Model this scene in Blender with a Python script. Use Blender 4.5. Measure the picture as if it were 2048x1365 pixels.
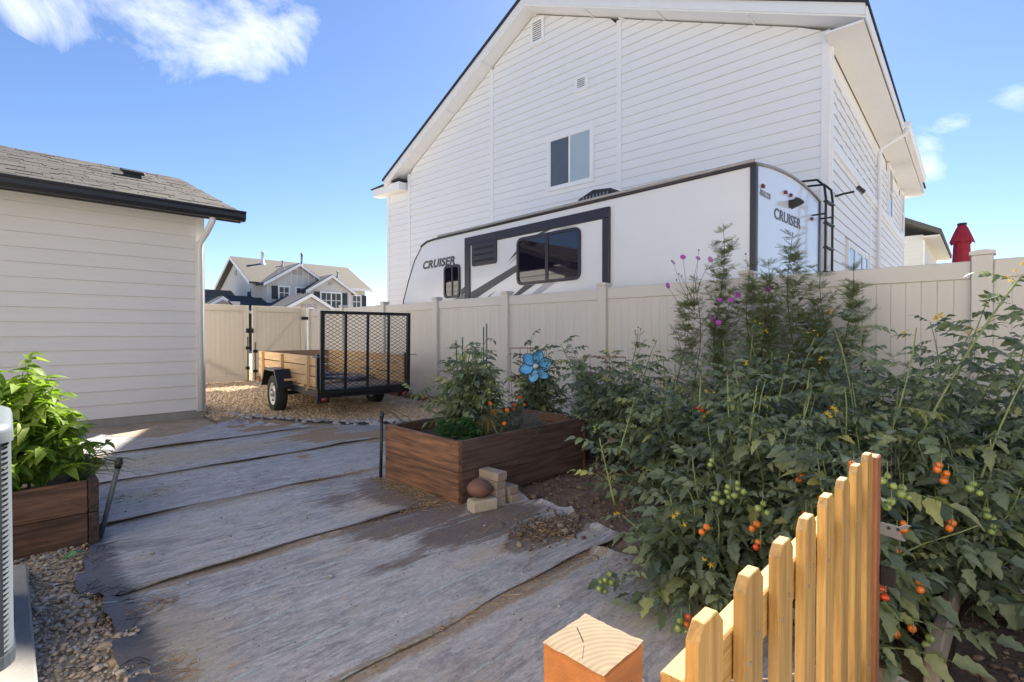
import bpy, bmesh, math, random
import numpy as np
from mathutils import Vector, Matrix

for _o in list(bpy.data.objects):
    bpy.data.objects.remove(_o, do_unlink=True)
SC = bpy.context.scene
COL = SC.collection
R = math.radians
rnd = random.Random(11)
NR = np.random.RandomState(5)

# ------------------------------------------------------------------ camera
cam = bpy.data.cameras.new('camera')
cam.lens = 17.754; cam.sensor_width = 36.0; cam.sensor_fit = 'HORIZONTAL'
cam.clip_start = 0.05; cam.clip_end = 3000
camo = bpy.data.objects.new('camera', cam); COL.objects.link(camo)
camo.location = (0, 0, 1.25)
camo.rotation_euler = (R(90 - 0.82), 0, R(-45))
SC.camera = camo

# ------------------------------------------------------------------ sky, sun, exposure
SUN_AZ = R(28.2)      # measured from +X towards +Y
SUN_EL = R(41.6)
W = bpy.data.worlds.new('World'); SC.world = W; W.use_nodes = True
wn = W.node_tree.nodes; wl = W.node_tree.links; wn.clear()
def N(tree, kind, **kw):
    n = tree.nodes.new(kind)
    for k, v in kw.items(): setattr(n, k, v)
    return n
def wmath(op, a, b=None, c=None, clamp=False):
    n = N(W.node_tree, 'ShaderNodeMath', operation=op); n.use_clamp = clamp
    for i, x in enumerate((a, b, c)):
        if x is None: continue
        if isinstance(x, (int, float)): n.inputs[i].default_value = x
        else: wl.new(x, n.inputs[i])
    return n.outputs[0]
sky = N(W.node_tree, 'ShaderNodeTexSky', sky_type='NISHITA')
sky.sun_disc = False; sky.sun_elevation = SUN_EL; sky.sun_rotation = R(90) - SUN_AZ
sky.altitude = 900; sky.air_density = 1.0; sky.dust_density = 0.3; sky.ozone_density = 3.0
tc = N(W.node_tree, 'ShaderNodeTexCoord')
sp = N(W.node_tree, 'ShaderNodeSeparateXYZ'); wl.new(tc.outputs['Generated'], sp.inputs[0])
azn = wmath('ARCTAN2', sp.outputs[0], sp.outputs[1])
eln = wmath('ARCSINE', sp.outputs[2])
nz = N(W.node_tree, 'ShaderNodeTexNoise'); nz.inputs['Scale'].default_value = 7.0
nz.inputs['Detail'].default_value = 9.0; nz.inputs['Roughness'].default_value = 0.64; nz.inputs['Distortion'].default_value = 0.5
wl.new(tc.outputs['Generated'], nz.inputs['Vector'])
# clouds: azimuth (from +Y towards +X), elevation, radii, weight (degrees)
CLOUDS = [(5.0, 25.2, 5.0, 2.2, 1.0), (9.5, 26.5, 6.5, 4.2, 1.0), (14.5, 27.5, 6.5, 4.6, 1.05), (18.5, 26.8, 5, 3.4, .95),
          (22.6, 29.5, 2.8, 3.2, .95), (20.5, 31.2, 4.5, 2.0, .8), (17, 24.6, 4.5, 2.0, .8), (-2, 30, 6, 2.4, .9),
          (28, 36, 7, 3, .9), (84.2, 14.9, 1.6, 2.3, .86), (86.3, 17.6, 2.6, 1.2, .82), (89.8, 18.2, 2.4, 1.4, .88),
          (110, 24, 9, 3, 1.0), (-40, 28, 10, 4, 1.0), (-95, 32, 12, 5, 1.0), (170, 30, 10, 4, 1.0), (-140, 22, 9, 3, .9)]
field = None
for (a, e, ra, re, w) in CLOUDS:
    da = wmath('DIVIDE', wmath('SUBTRACT', azn, R(a)), R(ra))
    de = wmath('DIVIDE', wmath('SUBTRACT', eln, R(e)), R(re))
    d = wmath('SQRT', wmath('ADD', wmath('MULTIPLY', da, da), wmath('MULTIPLY', de, de)))
    m = wmath('MULTIPLY', wmath('SUBTRACT', 1.35, d), w)
    field = m if field is None else wmath('MAXIMUM', field, m)
field = wmath('MAXIMUM', field, 0.0)
dens = wmath('SUBTRACT', wmath('ADD', wmath('MULTIPLY', wmath('MINIMUM', field, 0.85), 0.75), wmath('MULTIPLY', nz.outputs['Fac'], 2.7)), 1.62)
dens = wmath('MULTIPLY', dens, 1.15, clamp=True)
dens = wmath('MULTIPLY', dens, wmath('GREATER_THAN', field, 0.01))
dens = wmath('MULTIPLY', dens, 0.82)
hsv = N(W.node_tree, 'ShaderNodeHueSaturation'); hsv.inputs['Saturation'].default_value = 1.06
tint = N(W.node_tree, 'ShaderNodeMixRGB', blend_type='MULTIPLY'); tint.inputs[0].default_value = 1.0; tint.inputs[2].default_value = (.95, .925, 1.0, 1)
wl.new(sky.outputs[0], tint.inputs[1]); wl.new(tint.outputs[0], hsv.inputs['Color'])
gm = N(W.node_tree, 'ShaderNodeMixRGB', blend_type='MIX')
wl.new(dens, gm.inputs[0]); wl.new(hsv.outputs[0], gm.inputs[1]); gm.inputs[2].default_value = (7.6, 7.8, 8.2, 1)
bg = N(W.node_tree, 'ShaderNodeBackground'); bg.inputs['Strength'].default_value = 0.0625
wl.new(gm.outputs[0], bg.inputs['Color'])
wo = N(W.node_tree, 'ShaderNodeOutputWorld'); wl.new(bg.outputs[0], wo.inputs['Surface'])

sun = bpy.data.lights.new('sun', 'SUN'); sun.energy = 5.0; sun.angle = R(0.55); sun.color = (1.0, 0.93, 0.82)
suno = bpy.data.objects.new('sun', sun); COL.objects.link(suno)
sdir = Vector((math.cos(SUN_EL) * math.cos(SUN_AZ), math.cos(SUN_EL) * math.sin(SUN_AZ), math.sin(SUN_EL)))
suno.rotation_euler = sdir.to_track_quat('Z', 'Y').to_euler(); suno.location = (0, 0, 30)
vs = SC.view_settings
vs.view_transform = 'Standard'; vs.look = 'None'; vs.gamma = 1.0; vs.use_curve_mapping = False
vs.exposure = 1.62
SC.cycles.max_bounces = 7; SC.cycles.diffuse_bounces = 4; SC.cycles.glossy_bounces = 3; SC.cycles.transmission_bounces = 4; SC.cycles.transparent_max_bounces = 6
SC.cycles.use_denoising = True

# ------------------------------------------------------------------ helpers
def tag(o, label=None, cat=None, group=None, kind=None):
    if label: o['label'] = label
    if cat: o['category'] = cat
    if group: o['group'] = group
    if kind: o['kind'] = kind
    return o
def empty(name, loc=(0, 0, 0), rz=0, label=None, cat=None, group=None, kind=None, parent=None):
    o = bpy.data.objects.new(name, None); COL.objects.link(o)
    o.empty_display_size = .1
    o.location = loc; o.rotation_euler = (0, 0, rz); o.parent = parent
    return tag(o, label, cat, group, kind)
def link(name, me, parent=None, loc=None, rot=None, mtx=None):
    o = bpy.data.objects.new(name, me); COL.objects.link(o); o.parent = parent
    if mtx is not None: o.matrix_local = mtx
    else:
        if loc is not None: o.location = loc
        if rot is not None: o.rotation_euler = rot
    return o
def mesh(vs_, fs, mat, smooth=False, fix=False):
    me = bpy.data.meshes.new('m'); me.from_pydata([tuple(map(float, v)) for v in vs_], [], [tuple(map(int, f)) for f in fs])
    if fix:
        bm = bmesh.new(); bm.from_mesh(me); bmesh.ops.recalc_face_normals(bm, faces=bm.faces); bm.to_mesh(me); bm.free()
    if mat: me.materials.append(mat)
    if smooth: me.polygons.foreach_set('use_smooth', [True] * len(me.polygons))
    me.update(); return me
class MB:
    """collects shapes that belong to one part"""
    def __init__(s): s.v = []; s.f = []
    def add(s, v, f):
        n = len(s.v); s.v += [tuple(p) for p in v]; s.f += [tuple(i + n for i in q) for q in f]; return s
    def box(s, x0, x1, y0, y1, z0, z1):
        return s.add([(x0,y0,z0),(x1,y0,z0),(x1,y1,z0),(x0,y1,z0),(x0,y0,z1),(x1,y0,z1),(x1,y1,z1),(x0,y1,z1)],
                     [(0,3,2,1),(4,5,6,7),(0,1,5,4),(1,2,6,5),(2,3,7,6),(3,0,4,7)])
    def prism(s, poly, axis, a, b):
        """poly in the two other axes (cyclic order), extruded along axis from a to b"""
        n = len(poly); V = []
        for t in (a, b):
            for (p, q) in poly:
                V.append({'x': (t, p, q), 'y': (p, t, q), 'z': (p, q, t)}[axis])
        F = [tuple(range(n)), tuple(range(n, 2 * n))[::-1]] + [(i, i + n, (i + 1) % n + n, (i + 1) % n) for i in range(n)]
        return s.add(V, F)
    def tube(s, pts, r, n=6, cap=True):
        pts = [Vector(p) for p in pts]; rr = r if isinstance(r, (list, tuple)) else [r] * len(pts)
        V = []; up = Vector((0.13, 0.2, 1)).normalized(); prev = None
        for i, p in enumerate(pts):
            t = (pts[min(i + 1, len(pts) - 1)] - pts[max(i - 1, 0)])
            t = t.normalized() if t.length > 1e-9 else Vector((0, 0, 1))
            a = prev - t * prev.dot(t) if prev is not None else (up if abs(t.dot(up)) < .9 else Vector((1, 0, 0))).cross(t)
            if a.length < 1e-6: a = Vector((1, 0, 0)).cross(t)
            a.normalize(); prev = a; b = t.cross(a)
            for k in range(n):
                an = 2 * math.pi * k / n
                V.append(p + (a * math.cos(an) + b * math.sin(an)) * rr[i])
        F = [(i*n+k, i*n+(k+1) % n, (i+1)*n+(k+1) % n, (i+1)*n+k) for i in range(len(pts)-1) for k in range(n)]
        if cap: F += [tuple(range(n))[::-1], tuple(range((len(pts)-1)*n, len(pts)*n))]
        return s.add(V, F)
    def lathe(s, prof, axis='z', n=24, c=(0, 0, 0)):
        """prof: (radius, height) list"""
        V = []
        for (r, h) in prof:
            for k in range(n):
                an = 2 * math.pi * k / n; a = r * math.cos(an); b = r * math.sin(an)
                p = {'z': (a, b, h), 'x': (h, a, b), 'y': (b, h, a)}[axis]
                V.append((p[0] + c[0], p[1] + c[1], p[2] + c[2]))
        F = [(i*n+k, i*n+(k+1) % n, (i+1)*n+(k+1) % n, (i+1)*n+k) for i in range(len(prof)-1) for k in range(n)]
        return s.add(V, F)
    def build(s, name, mat, parent=None, loc=None, smooth=False, fix=True, mtx=None, rot=None):
        return link(name, mesh(s.v, s.f, mat, smooth, fix), parent, loc, rot, mtx)
_bb = {}
def bevbox_mesh(L, Wd, T, b, mat):
    key = (round(L, 4), round(Wd, 4), round(T, 4), round(b, 4), mat.name)
    if key in _bb: return _bb[key]
    h = (L / 2, Wd / 2, T / 2); V = []; idx = {}
    for sx in (-1, 1):
        for sy in (-1, 1):
            for sz in (-1, 1):
                s = (sx, sy, sz)
                for ax in range(3):
                    idx[(s, ax)] = len(V)
                    V.append(tuple(s[i] * (h[i] if i == ax else h[i] - b) for i in range(3)))
    F = []; sg = (-1, 1)
    for ax in range(3):
        o = [i for i in range(3) if i != ax]
        for s in sg:
            q = []
            for (p, r) in ((-1, -1), (1, -1), (1, 1), (-1, 1)):
                c = [0, 0, 0]; c[ax] = s; c[o[0]] = p; c[o[1]] = r; q.append(idx[(tuple(c), ax)])
            F.append(q)
        for p in sg:
            for r in sg:
                c1 = [0, 0, 0]; c1[o[0]] = p; c1[o[1]] = r; c2 = list(c1); c1[ax] = -1; c2[ax] = 1
                F.append([idx[(tuple(c1), o[0])], idx[(tuple(c2), o[0])], idx[(tuple(c2), o[1])], idx[(tuple(c1), o[1])]])
    for sx in sg:
        for sy in sg:
            for sz in sg: F.append([idx[((sx, sy, sz), a)] for a in range(3)])
    out = []
    for q in F:
        c = sum((Vector(V[i]) for i in q), Vector()) / len(q)
        n = (Vector(V[q[1]]) - Vector(V[q[0]])).cross(Vector(V[q[2]]) - Vector(V[q[0]]))
        out.append(q if n.dot(c) > 0 else q[::-1])
    me = mesh(V, out, mat); _bb[key] = me; return me
def frame(ex, ez, loc):
    ex = Vector(ex).normalized(); ez = Vector(ez).normalized(); ey = ez.cross(ex).normalized(); ez = ex.cross(ey)
    m = Matrix((ex, ey, ez)).transposed().to_4x4(); m.translation = Vector(loc); return m
def plank(name, parent, mat, L, Wd, T, loc, ex=(1, 0, 0), ez=(0, 0, 1), b=0.003):
    """board with its length along ex and its thickness along ez, centred on loc"""
    return link(name, bevbox_mesh(L, Wd, T, b, mat), parent, mtx=frame(ex, ez, loc))
def bar(name, parent, mat, x0, x1, y0, y1, z0, z1, b=0.002):
    return plank(name, parent, mat, x1-x0, y1-y0, z1-z0, ((x0+x1)/2, (y0+y1)/2, (z0+z1)/2), b=min(b, (x1-x0)*.3, (y1-y0)*.3, (z1-z0)*.3))
def text_mesh(s, size, mat, shear=0.0, ext=0.002, sx=1.0, bold=0.0):
    cu = bpy.data.curves.new('t', 'FONT'); cu.body = s; cu.size = size; cu.shear = shear; cu.extrude = ext; cu.offset = bold
    cu.space_character = 1.05; cu.resolution_u = 4
    o = bpy.data.objects.new('t', cu); COL.objects.link(o)
    dg = bpy.context.evaluated_depsgraph_get(); me = bpy.data.meshes.new_from_object(o.evaluated_get(dg))
    bpy.data.objects.remove(o, do_unlink=True)
    for v in me.vertices: v.co.x *= sx
    me.materials.clear(); me.materials.append(mat); return me

# ------------------------------------------------------------------ materials
def material(name, col, rough=0.6, var=0.08, scale=6.0, stretch=(1, 1, 1), bump=0.0, bscale=None, metal=0.0, spec=0.5,
             objrand=0.0, col2=None, c2scale=2.0, c2lo=0.45, c2hi=0.7, transl=0.0, coat=0.0, bdist=0.01, coords='Object', detail=6.0):
    m = bpy.data.materials.new(name); m.use_nodes = True; t = m.node_tree; n = t.nodes; l = t.links; n.clear()
    out = N(t, 'ShaderNodeOutputMaterial'); bs = N(t, 'ShaderNodeBsdfPrincipled')
    bs.inputs['Roughness'].default_value = rough; bs.inputs['Metallic'].default_value = metal
    bs.inputs['Specular IOR Level'].default_value = spec; bs.inputs['Coat Weight'].default_value = coat
    tcn = N(t, 'ShaderNodeTexCoord'); mp = N(t, 'ShaderNodeMapping'); mp.inputs['Scale'].default_value = stretch
    oi = N(t, 'ShaderNodeObjectInfo')
    ml = N(t, 'ShaderNodeVectorMath', operation='SCALE'); ml.inputs[0].default_value = (37, 19, 53); l.new(oi.outputs['Random'], ml.inputs['Scale'])
    ad = N(t, 'ShaderNodeVectorMath', operation='ADD'); l.new(tcn.outputs[coords], ad.inputs[0])
    if objrand > 0: l.new(ml.outputs[0], ad.inputs[1])
    l.new(ad.outputs[0], mp.inputs['Vector'])
    nz1 = N(t, 'ShaderNodeTexNoise'); nz1.inputs['Scale'].default_value = scale; nz1.inputs['Detail'].default_value = detail
    nz1.inputs['Roughness'].default_value = 0.62; l.new(mp.outputs[0], nz1.inputs['Vector'])
    mr = N(t, 'ShaderNodeMapRange'); mr.inputs[1].default_value = .25; mr.inputs[2].default_value = .75
    mr.inputs[3].default_value = 1 - var; mr.inputs[4].default_value = 1 + var; l.new(nz1.outputs['Fac'], mr.inputs[0])
    fac = mr.outputs[0]
    if objrand > 0:
        mo = N(t, 'ShaderNodeMapRange'); mo.inputs[3].default_value = 1 - objrand; mo.inputs[4].default_value = 1 + objrand
        l.new(oi.outputs['Random'], mo.inputs[0]); mm = N(t, 'ShaderNodeMath', operation='MULTIPLY')
        l.new(fac, mm.inputs[0]); l.new(mo.outputs[0], mm.inputs[1]); fac = mm.outputs[0]
    colsock = None
    if col2 is not None:
        nz2 = N(t, 'ShaderNodeTexNoise'); nz2.inputs['Scale'].default_value = c2scale; nz2.inputs['Detail'].default_value = 7
        nz2.inputs['Roughness'].default_value = .65; l.new(mp.outputs[0], nz2.inputs['Vector'])
        m2 = N(t, 'ShaderNodeMapRange'); m2.inputs[1].default_value = c2lo; m2.inputs[2].default_value = c2hi; l.new(nz2.outputs['Fac'], m2.inputs[0])
        mx = N(t, 'ShaderNodeMixRGB'); mx.inputs[1].default_value = (*col, 1); mx.inputs[2].default_value = (*col2, 1); l.new(m2.outputs[0], mx.inputs[0])
        colsock = mx.outputs[0]
    vm = N(t, 'ShaderNodeVectorMath', operation='SCALE')
    if colsock: l.new(colsock, vm.inputs[0])
    else: vm.inputs[0].default_value = col
    l.new(fac, vm.inputs['Scale']); l.new(vm.outputs[0], bs.inputs['Base Color'])
    if bump > 0:
        bp = N(t, 'ShaderNodeBump'); bp.inputs['Strength'].default_value = bump; bp.inputs['Distance'].default_value = bdist
        if bscale:
            nb = N(t, 'ShaderNodeTexNoise'); nb.inputs['Scale'].default_value = bscale; nb.inputs['Detail'].default_value = 5; l.new(mp.outputs[0], nb.inputs['Vector'])
            l.new(nb.outputs['Fac'], bp.inputs['Height'])
        else: l.new(nz1.outputs['Fac'], bp.inputs['Height'])
        l.new(bp.outputs[0], bs.inputs['Normal'])
    sh = bs.outputs[0]
    if transl > 0:
        tr = N(t, 'ShaderNodeBsdfTranslucent'); l.new(vm.outputs[0], tr.inputs['Color'])
        mxs = N(t, 'ShaderNodeMixShader'); mxs.inputs[0].default_value = transl
        l.new(sh, mxs.inputs[1]); l.new(tr.outputs[0], mxs.inputs[2]); sh = mxs.outputs[0]
    l.new(sh, out.inputs['Surface'])
    return m
M = {}
M['white_siding'] = material('white_siding', (.86, .85, .83), .55, .025, 9, (1, .25, 3), .18, 30, bdist=.003)
M['white_trim'] = material('white_trim', (.87, .865, .85), .5, .02, 5, bump=.08, bscale=40, bdist=.002)
M['shed_siding'] = material('shed_siding', (.70, .685, .655), .6, .03, 8, (.25, 1, 3), .25, 25, bdist=.003, objrand=.015)
M['lap_edge_shade'] = material('lap_edge_shade', (.56, .54, .52), .8, .1, 10)  # board underside, plus a painted shadow line along the front of each lap
M['shed_trim'] = material('shed_trim', (.74, .73, .71), .55, .03, 12, bump=.12, bscale=40, bdist=.003)
M['vinyl'] = material('almond_vinyl', (.61, .58, .53), .42, .02, 3, (1, 1, .3), .03, 14, objrand=.012)
M['vinyl_gate'] = material('almond_vinyl_thin', (.66, .615, .53), .42, .02, 3, (1, 1, .3), transl=.34, objrand=.012)
M['shingle'] = material('grey_shingle', (.062, .056, .049), .9, .35, 90, bump=.5, bscale=160, bdist=.004, objrand=.2)
M['shingle_dark'] = material('dark_shingle', (.045, .045, .055), .9, .35, 60, bump=.4, bscale=120, bdist=.004, objrand=.2)
M['gutter'] = material('black_gutter', (.016, .016, .02), .35, .1, 4)
M['concrete'] = material('concrete', (.30, .285, .26), .9, .16, 7, bump=.35, bscale=45, bdist=.006)
M['fiberglass'] = material('gelcoat_white', (.78, .78, .79), .22, .015, 2, coat=.35)
M['gelcoat_gloss'] = material('gelcoat_gloss', (.76, .77, .77), .16, .015, 2, coat=.4)
M['rv_trim'] = material('rv_dark_trim', (.028, .024, .034), .38, .1, 5)
M['graphic_dark'] = material('graphic_dark', (.07, .07, .075), .4, .05, 5)
M['graphic_mid'] = material('graphic_mid', (.24, .24, .25), .4, .05, 5)
M['graphic_light'] = material('graphic_light', (.48, .48, .5), .4, .05, 5)
M['rv_roof'] = material('rv_roof', (.55, .55, .56), .7, .06, 4)
M['black_metal'] = material('black_metal', (.014, .014, .016), .42, .2, 12, metal=.2, bump=.05, bscale=60)
M['black_plastic'] = material('black_plastic', (.02, .02, .022), .5, .15, 10)
M['rubber'] = material('rubber', (.022, .021, .021), .8, .25, 30, bump=.15, bscale=70)
M['white_steel'] = material('white_steel', (.72, .71, .69), .4, .07, 12)
M['galv'] = material('galvanised', (.40, .41, .42), .45, .12, 25, metal=.85)
M['red_lens'] = material('red_lens', (.16, .012, .012), .2, .1, 5, coat=.4)
M['amber_lens'] = material('amber_lens', (.65, .15, .02), .25, .1, 5, coat=.4)
M['glass_dark'] = material('dark_glass', (.012, .010, .02), .03, .1, 2, spec=.9)
M['glass_blue'] = material('blue_glass', (.05, .06, .075), .04, .1, 2, spec=.8)
M['shade_cloth'] = material('roller_shade', (.42, .50, .53), .25, .03, 2, coat=.5)
M['screen'] = material('window_screen', (.10, .115, .14), .35, .06, 3, coat=.2)
M['louver'] = material('louver_grey', (.42, .40, .38), .6, .1, 9)
M['dark_hole'] = material('dark_recess', (.03, .03, .032), .9, .1, 4)
# ================================================================== ground
M['soil'] = material('soil', (.17, .115, .08), .95, .35, 9, bump=.8, bscale=38, bdist=.02, col2=(.26, .19, .14), c2scale=1.7)
M['far_ground'] = material('far_ground', (.34, .30, .24), .95, .25, 2, bump=.4, bscale=8, bdist=.05)
def sheet(name, x0, x1, y0, y1, nx, ny, zf, mat, kind='structure', parent=None):
    xs = np.linspace(x0, x1, nx + 1); ys = np.linspace(y0, y1, ny + 1)
    V = [(x, y, zf(x, y)) for y in ys for x in xs]
    F = [(j*(nx+1)+i, j*(nx+1)+i+1, (j+1)*(nx+1)+i+1, (j+1)*(nx+1)+i) for j in range(ny) for i in range(nx)]
    o = link(name, mesh(V, F, mat, True), parent)
    if kind: o['kind'] = kind
    return o
def vn(x, y, s=0):
    return (math.sin(x*1.7+y*.9+s)+math.sin(x*3.1-y*2.3+s*2.1)*.5+math.sin(x*5.3+y*6.7+s*.7)*.3+math.sin(x*11.9-y*9.1+s)*.15)/1.95
sheet('ground', -1200, 1200, -1200, 1200, 8, 8, lambda x, y: -.03, M['far_ground'])
sheet('yard_soil', -6, 5.55, -3, 9.2, 90, 90, lambda x, y: -.012 + .010*vn(x*1.3, y*1.3), M['soil'])

# ================================================================== white neighbour house
hs = empty('gable_house', (9.1, 2.1, 0), R(2.75), 'large white two storey house with lap siding behind the travel trailer', 'house')
SL, AP, SR = (11.55, 5.90), (5.95, 8.93), (-.5, 5.98)      # roof edge points (y, z) seen from the gable
def roof_under(y):
    z = SR[1] + (y-SR[0])*(AP[1]-SR[1])/(AP[0]-SR[0]) if y < AP[0] else AP[1]-(y-AP[0])*(AP[1]-SL[1])/(SL[0]-AP[0])
    return z - .235
def inv_right(z): return SR[0] + (z+.235-SR[1])*(AP[0]-SR[0])/(AP[1]-SR[1])
def inv_left(z): return AP[0] + (AP[1]-.235-z)*(SL[0]-AP[0])/(AP[1]-SL[1])
EXP = .178
core = MB(); core.prism([(0.02, 0), (11.97, 0), (11.97, 5.6), (11.3, 5.75), (AP[0], AP[1]-.25), (.02, 5.75)], 'x', .03, 11.55)
core.build('wall_core', M['white_siding'], hs)
def lapboard(parent, mat, a0, a1, b0, b1, z0, z1, wall, wav=0.0, nseg=1, name='siding_board', edge=.003):
    """a: bottom edge extent, b: top edge extent, along the wall; wall -> function (s, out, z) to local xyz"""
    V = []; F = []; MI = []; n = nseg
    for i in range(n + 1):
        t = i / n; sa = a0 + (a1-a0)*t; sb = b0 + (b1-b0)*t
        w = wav*math.sin(sa*15.6+z0*3) + wav*.6*math.sin(sa*7.1+z0*9) if wav else 0
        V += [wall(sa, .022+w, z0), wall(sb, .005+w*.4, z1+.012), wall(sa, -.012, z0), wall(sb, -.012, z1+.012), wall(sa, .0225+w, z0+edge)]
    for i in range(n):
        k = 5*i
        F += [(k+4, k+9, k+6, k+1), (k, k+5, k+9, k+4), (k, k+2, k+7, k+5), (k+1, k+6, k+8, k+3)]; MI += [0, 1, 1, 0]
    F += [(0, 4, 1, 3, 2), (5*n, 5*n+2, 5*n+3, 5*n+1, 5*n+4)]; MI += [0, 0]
    me = mesh(V, F, mat, False, True); me.materials.append(M['lap_edge_shade']); me.polygons.foreach_set('material_index', MI)
    return link(name, me, parent)
gw = lambda s, o, z: (-o, s, z)
rw = lambda s, o, z: (s, -o, z)
nc = int((8.75-.3)/EXP)
for i in range(nc + 1):
    z0 = .3 + i*EXP; z1 = z0 + EXP
    for (s0, s1) in ((.115, 3.655), (3.775, 7.30), (7.42, 10.78), (10.90, 11.88)):
        if s0 > 10 and z1 > 5.62: continue
        a0, a1 = max(s0, inv_right(z0)), min(s1, inv_left(z0)); b0, b1 = max(s0, inv_right(z1)), min(s1, inv_left(z1))
        if a1 - a0 < .05: continue
        if b1 < b0: b0 = b1 = (b0+b1)/2
        lapboard(hs, M['white_siding'], a0, a1, b0, b1, z0, z1, gw)
for s in (0.055, 3.715, 7.36, 10.84, 11.93):
    zt = min(roof_under(s) - .02, 8.6) if s < 11 else 5.65
    bar('trim_board', hs, M['white_siding'], -.028, 0, s-.058, s+.058, .3, zt)
# roof: two slopes with rake overhang
def slope_slab(p, q, t, x0, x1): return MB().prism([p, q, (q[0], q[1]-t), (p[0], p[1]-t)], 'x', x0, x1)
up = .035
slope_slab((SR[0], SR[1]), AP, .20, -.40, 12.0).build('roof_deck', M['white_trim'], hs)
slope_slab((SL[0], SL[1]), AP, .20, -.40, 12.0).build('roof_deck', M['white_trim'], hs)
slope_slab((SR[0]-.04, SR[1]+up-.01), (AP[0], AP[1]+up+.02), .05, -.47, 12.05).build('roof_shingles', M['shingle_dark'], hs)
slope_slab((SL[0]+.04, SL[1]+up-.01), (AP[0], AP[1]+up+.02), .05, -.47, 12.05).build('roof_shingles', M['shingle_dark'], hs)
# rake fascia with a small shadow step
for (a_, b_) in ((SR, AP), (SL, AP)):
    slope_slab((a_[0], a_[1]-.004), (b_[0], b_[1]-.004), .17, -.425, -.40).build('rake_fascia', M['white_trim'], hs)
    for k in range(1, 4):
        t = k/4; y = a_[0]+(b_[0]-a_[0])*t; z = a_[1]+(b_[1]-a_[1])*t
        bar('soffit_joint', hs, M['white_trim'], -.4, 0, y-.012, y+.012, z-.225, z-.2)
# left eave return box
ret = MB(); ret.box(-.30, .0, 10.95, 12.35, 5.56, 5.78); ret.build('eave_return', M['white_trim'], hs)
ret = MB(); ret.prism([(10.92, 5.84), (12.42, 5.785), (12.42, 5.81), (10.92, 5.87)], 'x', -.34, .05); ret.build('eave_return_roof', M['shingle_dark'], hs)
# right wall
for i in range(int((5.62-.3)/EXP)):
    z0 = .3 + i*EXP; z1 = z0+EXP
    cuts = [(.115, 4.20), (4.32, 11.5)]
    if 4.12 < z0 < 4.32: continue
    if 1.9 < z0 < 2.92: cuts = [(.115, 1.35), (3.75, 4.2), (4.32, 11.5)]
    if 4.30 < z0 < 5.62:
        cuts = [(.115, 4.98), (5.55, 7.16), (8.06, 10.38), (11.05, 11.5)] if z0 > 5.2 else [(.115, 7.16), (8.06, 10.38), (11.05, 11.5)]
    for (s0, s1) in cuts:
        lapboard(hs, M['white_siding'], s0, s1, s0, s1, z0, z1, rw, .0075 if z0 > 4.2 else .0012, max(2, int((s1-s0)*9)))
bar('belly_band', hs, M['white_trim'], .1, 11.55, -.05, 0, 4.14, 4.32)
bar('trim_board', hs, M['white_trim'], 0, .115, -.036, 0, .3, 5.72)
bar('trim_board', hs, M['white_trim'], 4.2, 4.32, -.03, 0, .3, 4.14)
bar('trim_board', hs, M['white_trim'], 11.5, 11.6, -.036, 0, .3, 5.72)
so = MB(); so.box(-.39, 11.98, -.48, -.0, 5.735, 5.765); so.build('soffit', M['white_trim'], hs)
bar('eave_fascia', hs, M['white_trim'], -.4, 5.0, -.525, -.502, 5.75, 5.93)
g = MB(); g.prism([(-.50, 5.80), (-.60, 5.80), (-.63, 5.86), (-.635, 5.93), (-.50, 5.93)], 'x', 4.95, 10.4); g.build('gutter', M['white_trim'], hs)
d = MB(); d.tube([(5.05, -.57, 5.82), (5.05, -.55, 5.70), (5.07, -.12, 5.50), (5.08, -.08, 5.40), (5.08, -.075, .2)], .045, 8); d.build('downspout', M['white_trim'], hs, smooth=True)
def wall_window(parent, wall, s0, s1, z0, z1, mats, trim=.09, split=True, slide='v'):
    """window on a wall: casing, frame, panes; mats = pane materials"""
    def wb(name, mat, a0, a1, c0, c1, o0, o1, par=parent):
        o0 += .018; o1 += .018; p, q = wall(a0, o0-.02 if o0 < .02 else o0, c0), wall(a1, o1, c1)
        return bar(name, par, mat, min(p[0], q[0]), max(p[0], q[0]), min(p[1], q[1]), max(p[1], q[1]), min(p[2], q[2]), max(p[2], q[2]))
    w = wb('window', M['dark_hole'], s0, s1, z0, z1, .0, .018)
    p_, q_ = Vector(wall(s0, -.002, z0)), Vector(wall(s1, .036, z1)); wc_ = (p_+q_)/2
    def sub(name, mat, a0, a1, c0, c1, o0, o1):
        o = wb(name, mat, a0, a1, c0, c1, o0, o1); o.parent = w; o.location = o.location - wc_; return o
    for (a0, a1, c0, c1) in ((s0-trim, s1+trim, z1, z1+trim), (s0-trim, s1+trim, z0-trim, z0), (s0-trim, s0, z0, z1), (s1, s1+trim, z0, z1)):
        sub('casing', M['white_trim'], a0, a1, c0, c1, 0, .045)
    fr = .035
    for (a0, a1, c0, c1) in ((s0, s1, z1-fr, z1), (s0, s1, z0, z0+fr), (s0, s0+fr, z0+fr, z1-fr), (s1-fr, s1, z0+fr, z1-fr)):
        sub('frame', M['white_trim'], a0, a1, c0, c1, .018, .036)
    if split and slide == 'v':
        mid = (s0+s1)/2
        sub('mullion', M['white_trim'], mid-.022, mid+.022, z0+fr, z1-fr, .018, .04)
        sub('pane', mats[0], s0+fr, mid-.022, z0+fr, z1-fr, .018, .024); sub('pane', mats[1], mid+.022, s1-fr, z0+fr, z1-fr, .018, .027)
    elif split:
        mid = (z0+z1)/2
        sub('mullion', M['white_trim'], s0+fr, s1-fr, mid-.025, mid+.025, .018, .04)
        sub('pane', mats[0], s0+fr, s1-fr, z0+fr, mid-.025, .018, .024); sub('pane', mats[1], s0+fr, s1-fr, mid+.025, z1-fr, .018, .027)
    else: sub('pane', mats[0], s0+fr, s1-fr, z0+fr, z1-fr, .018, .025)
    return w
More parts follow.
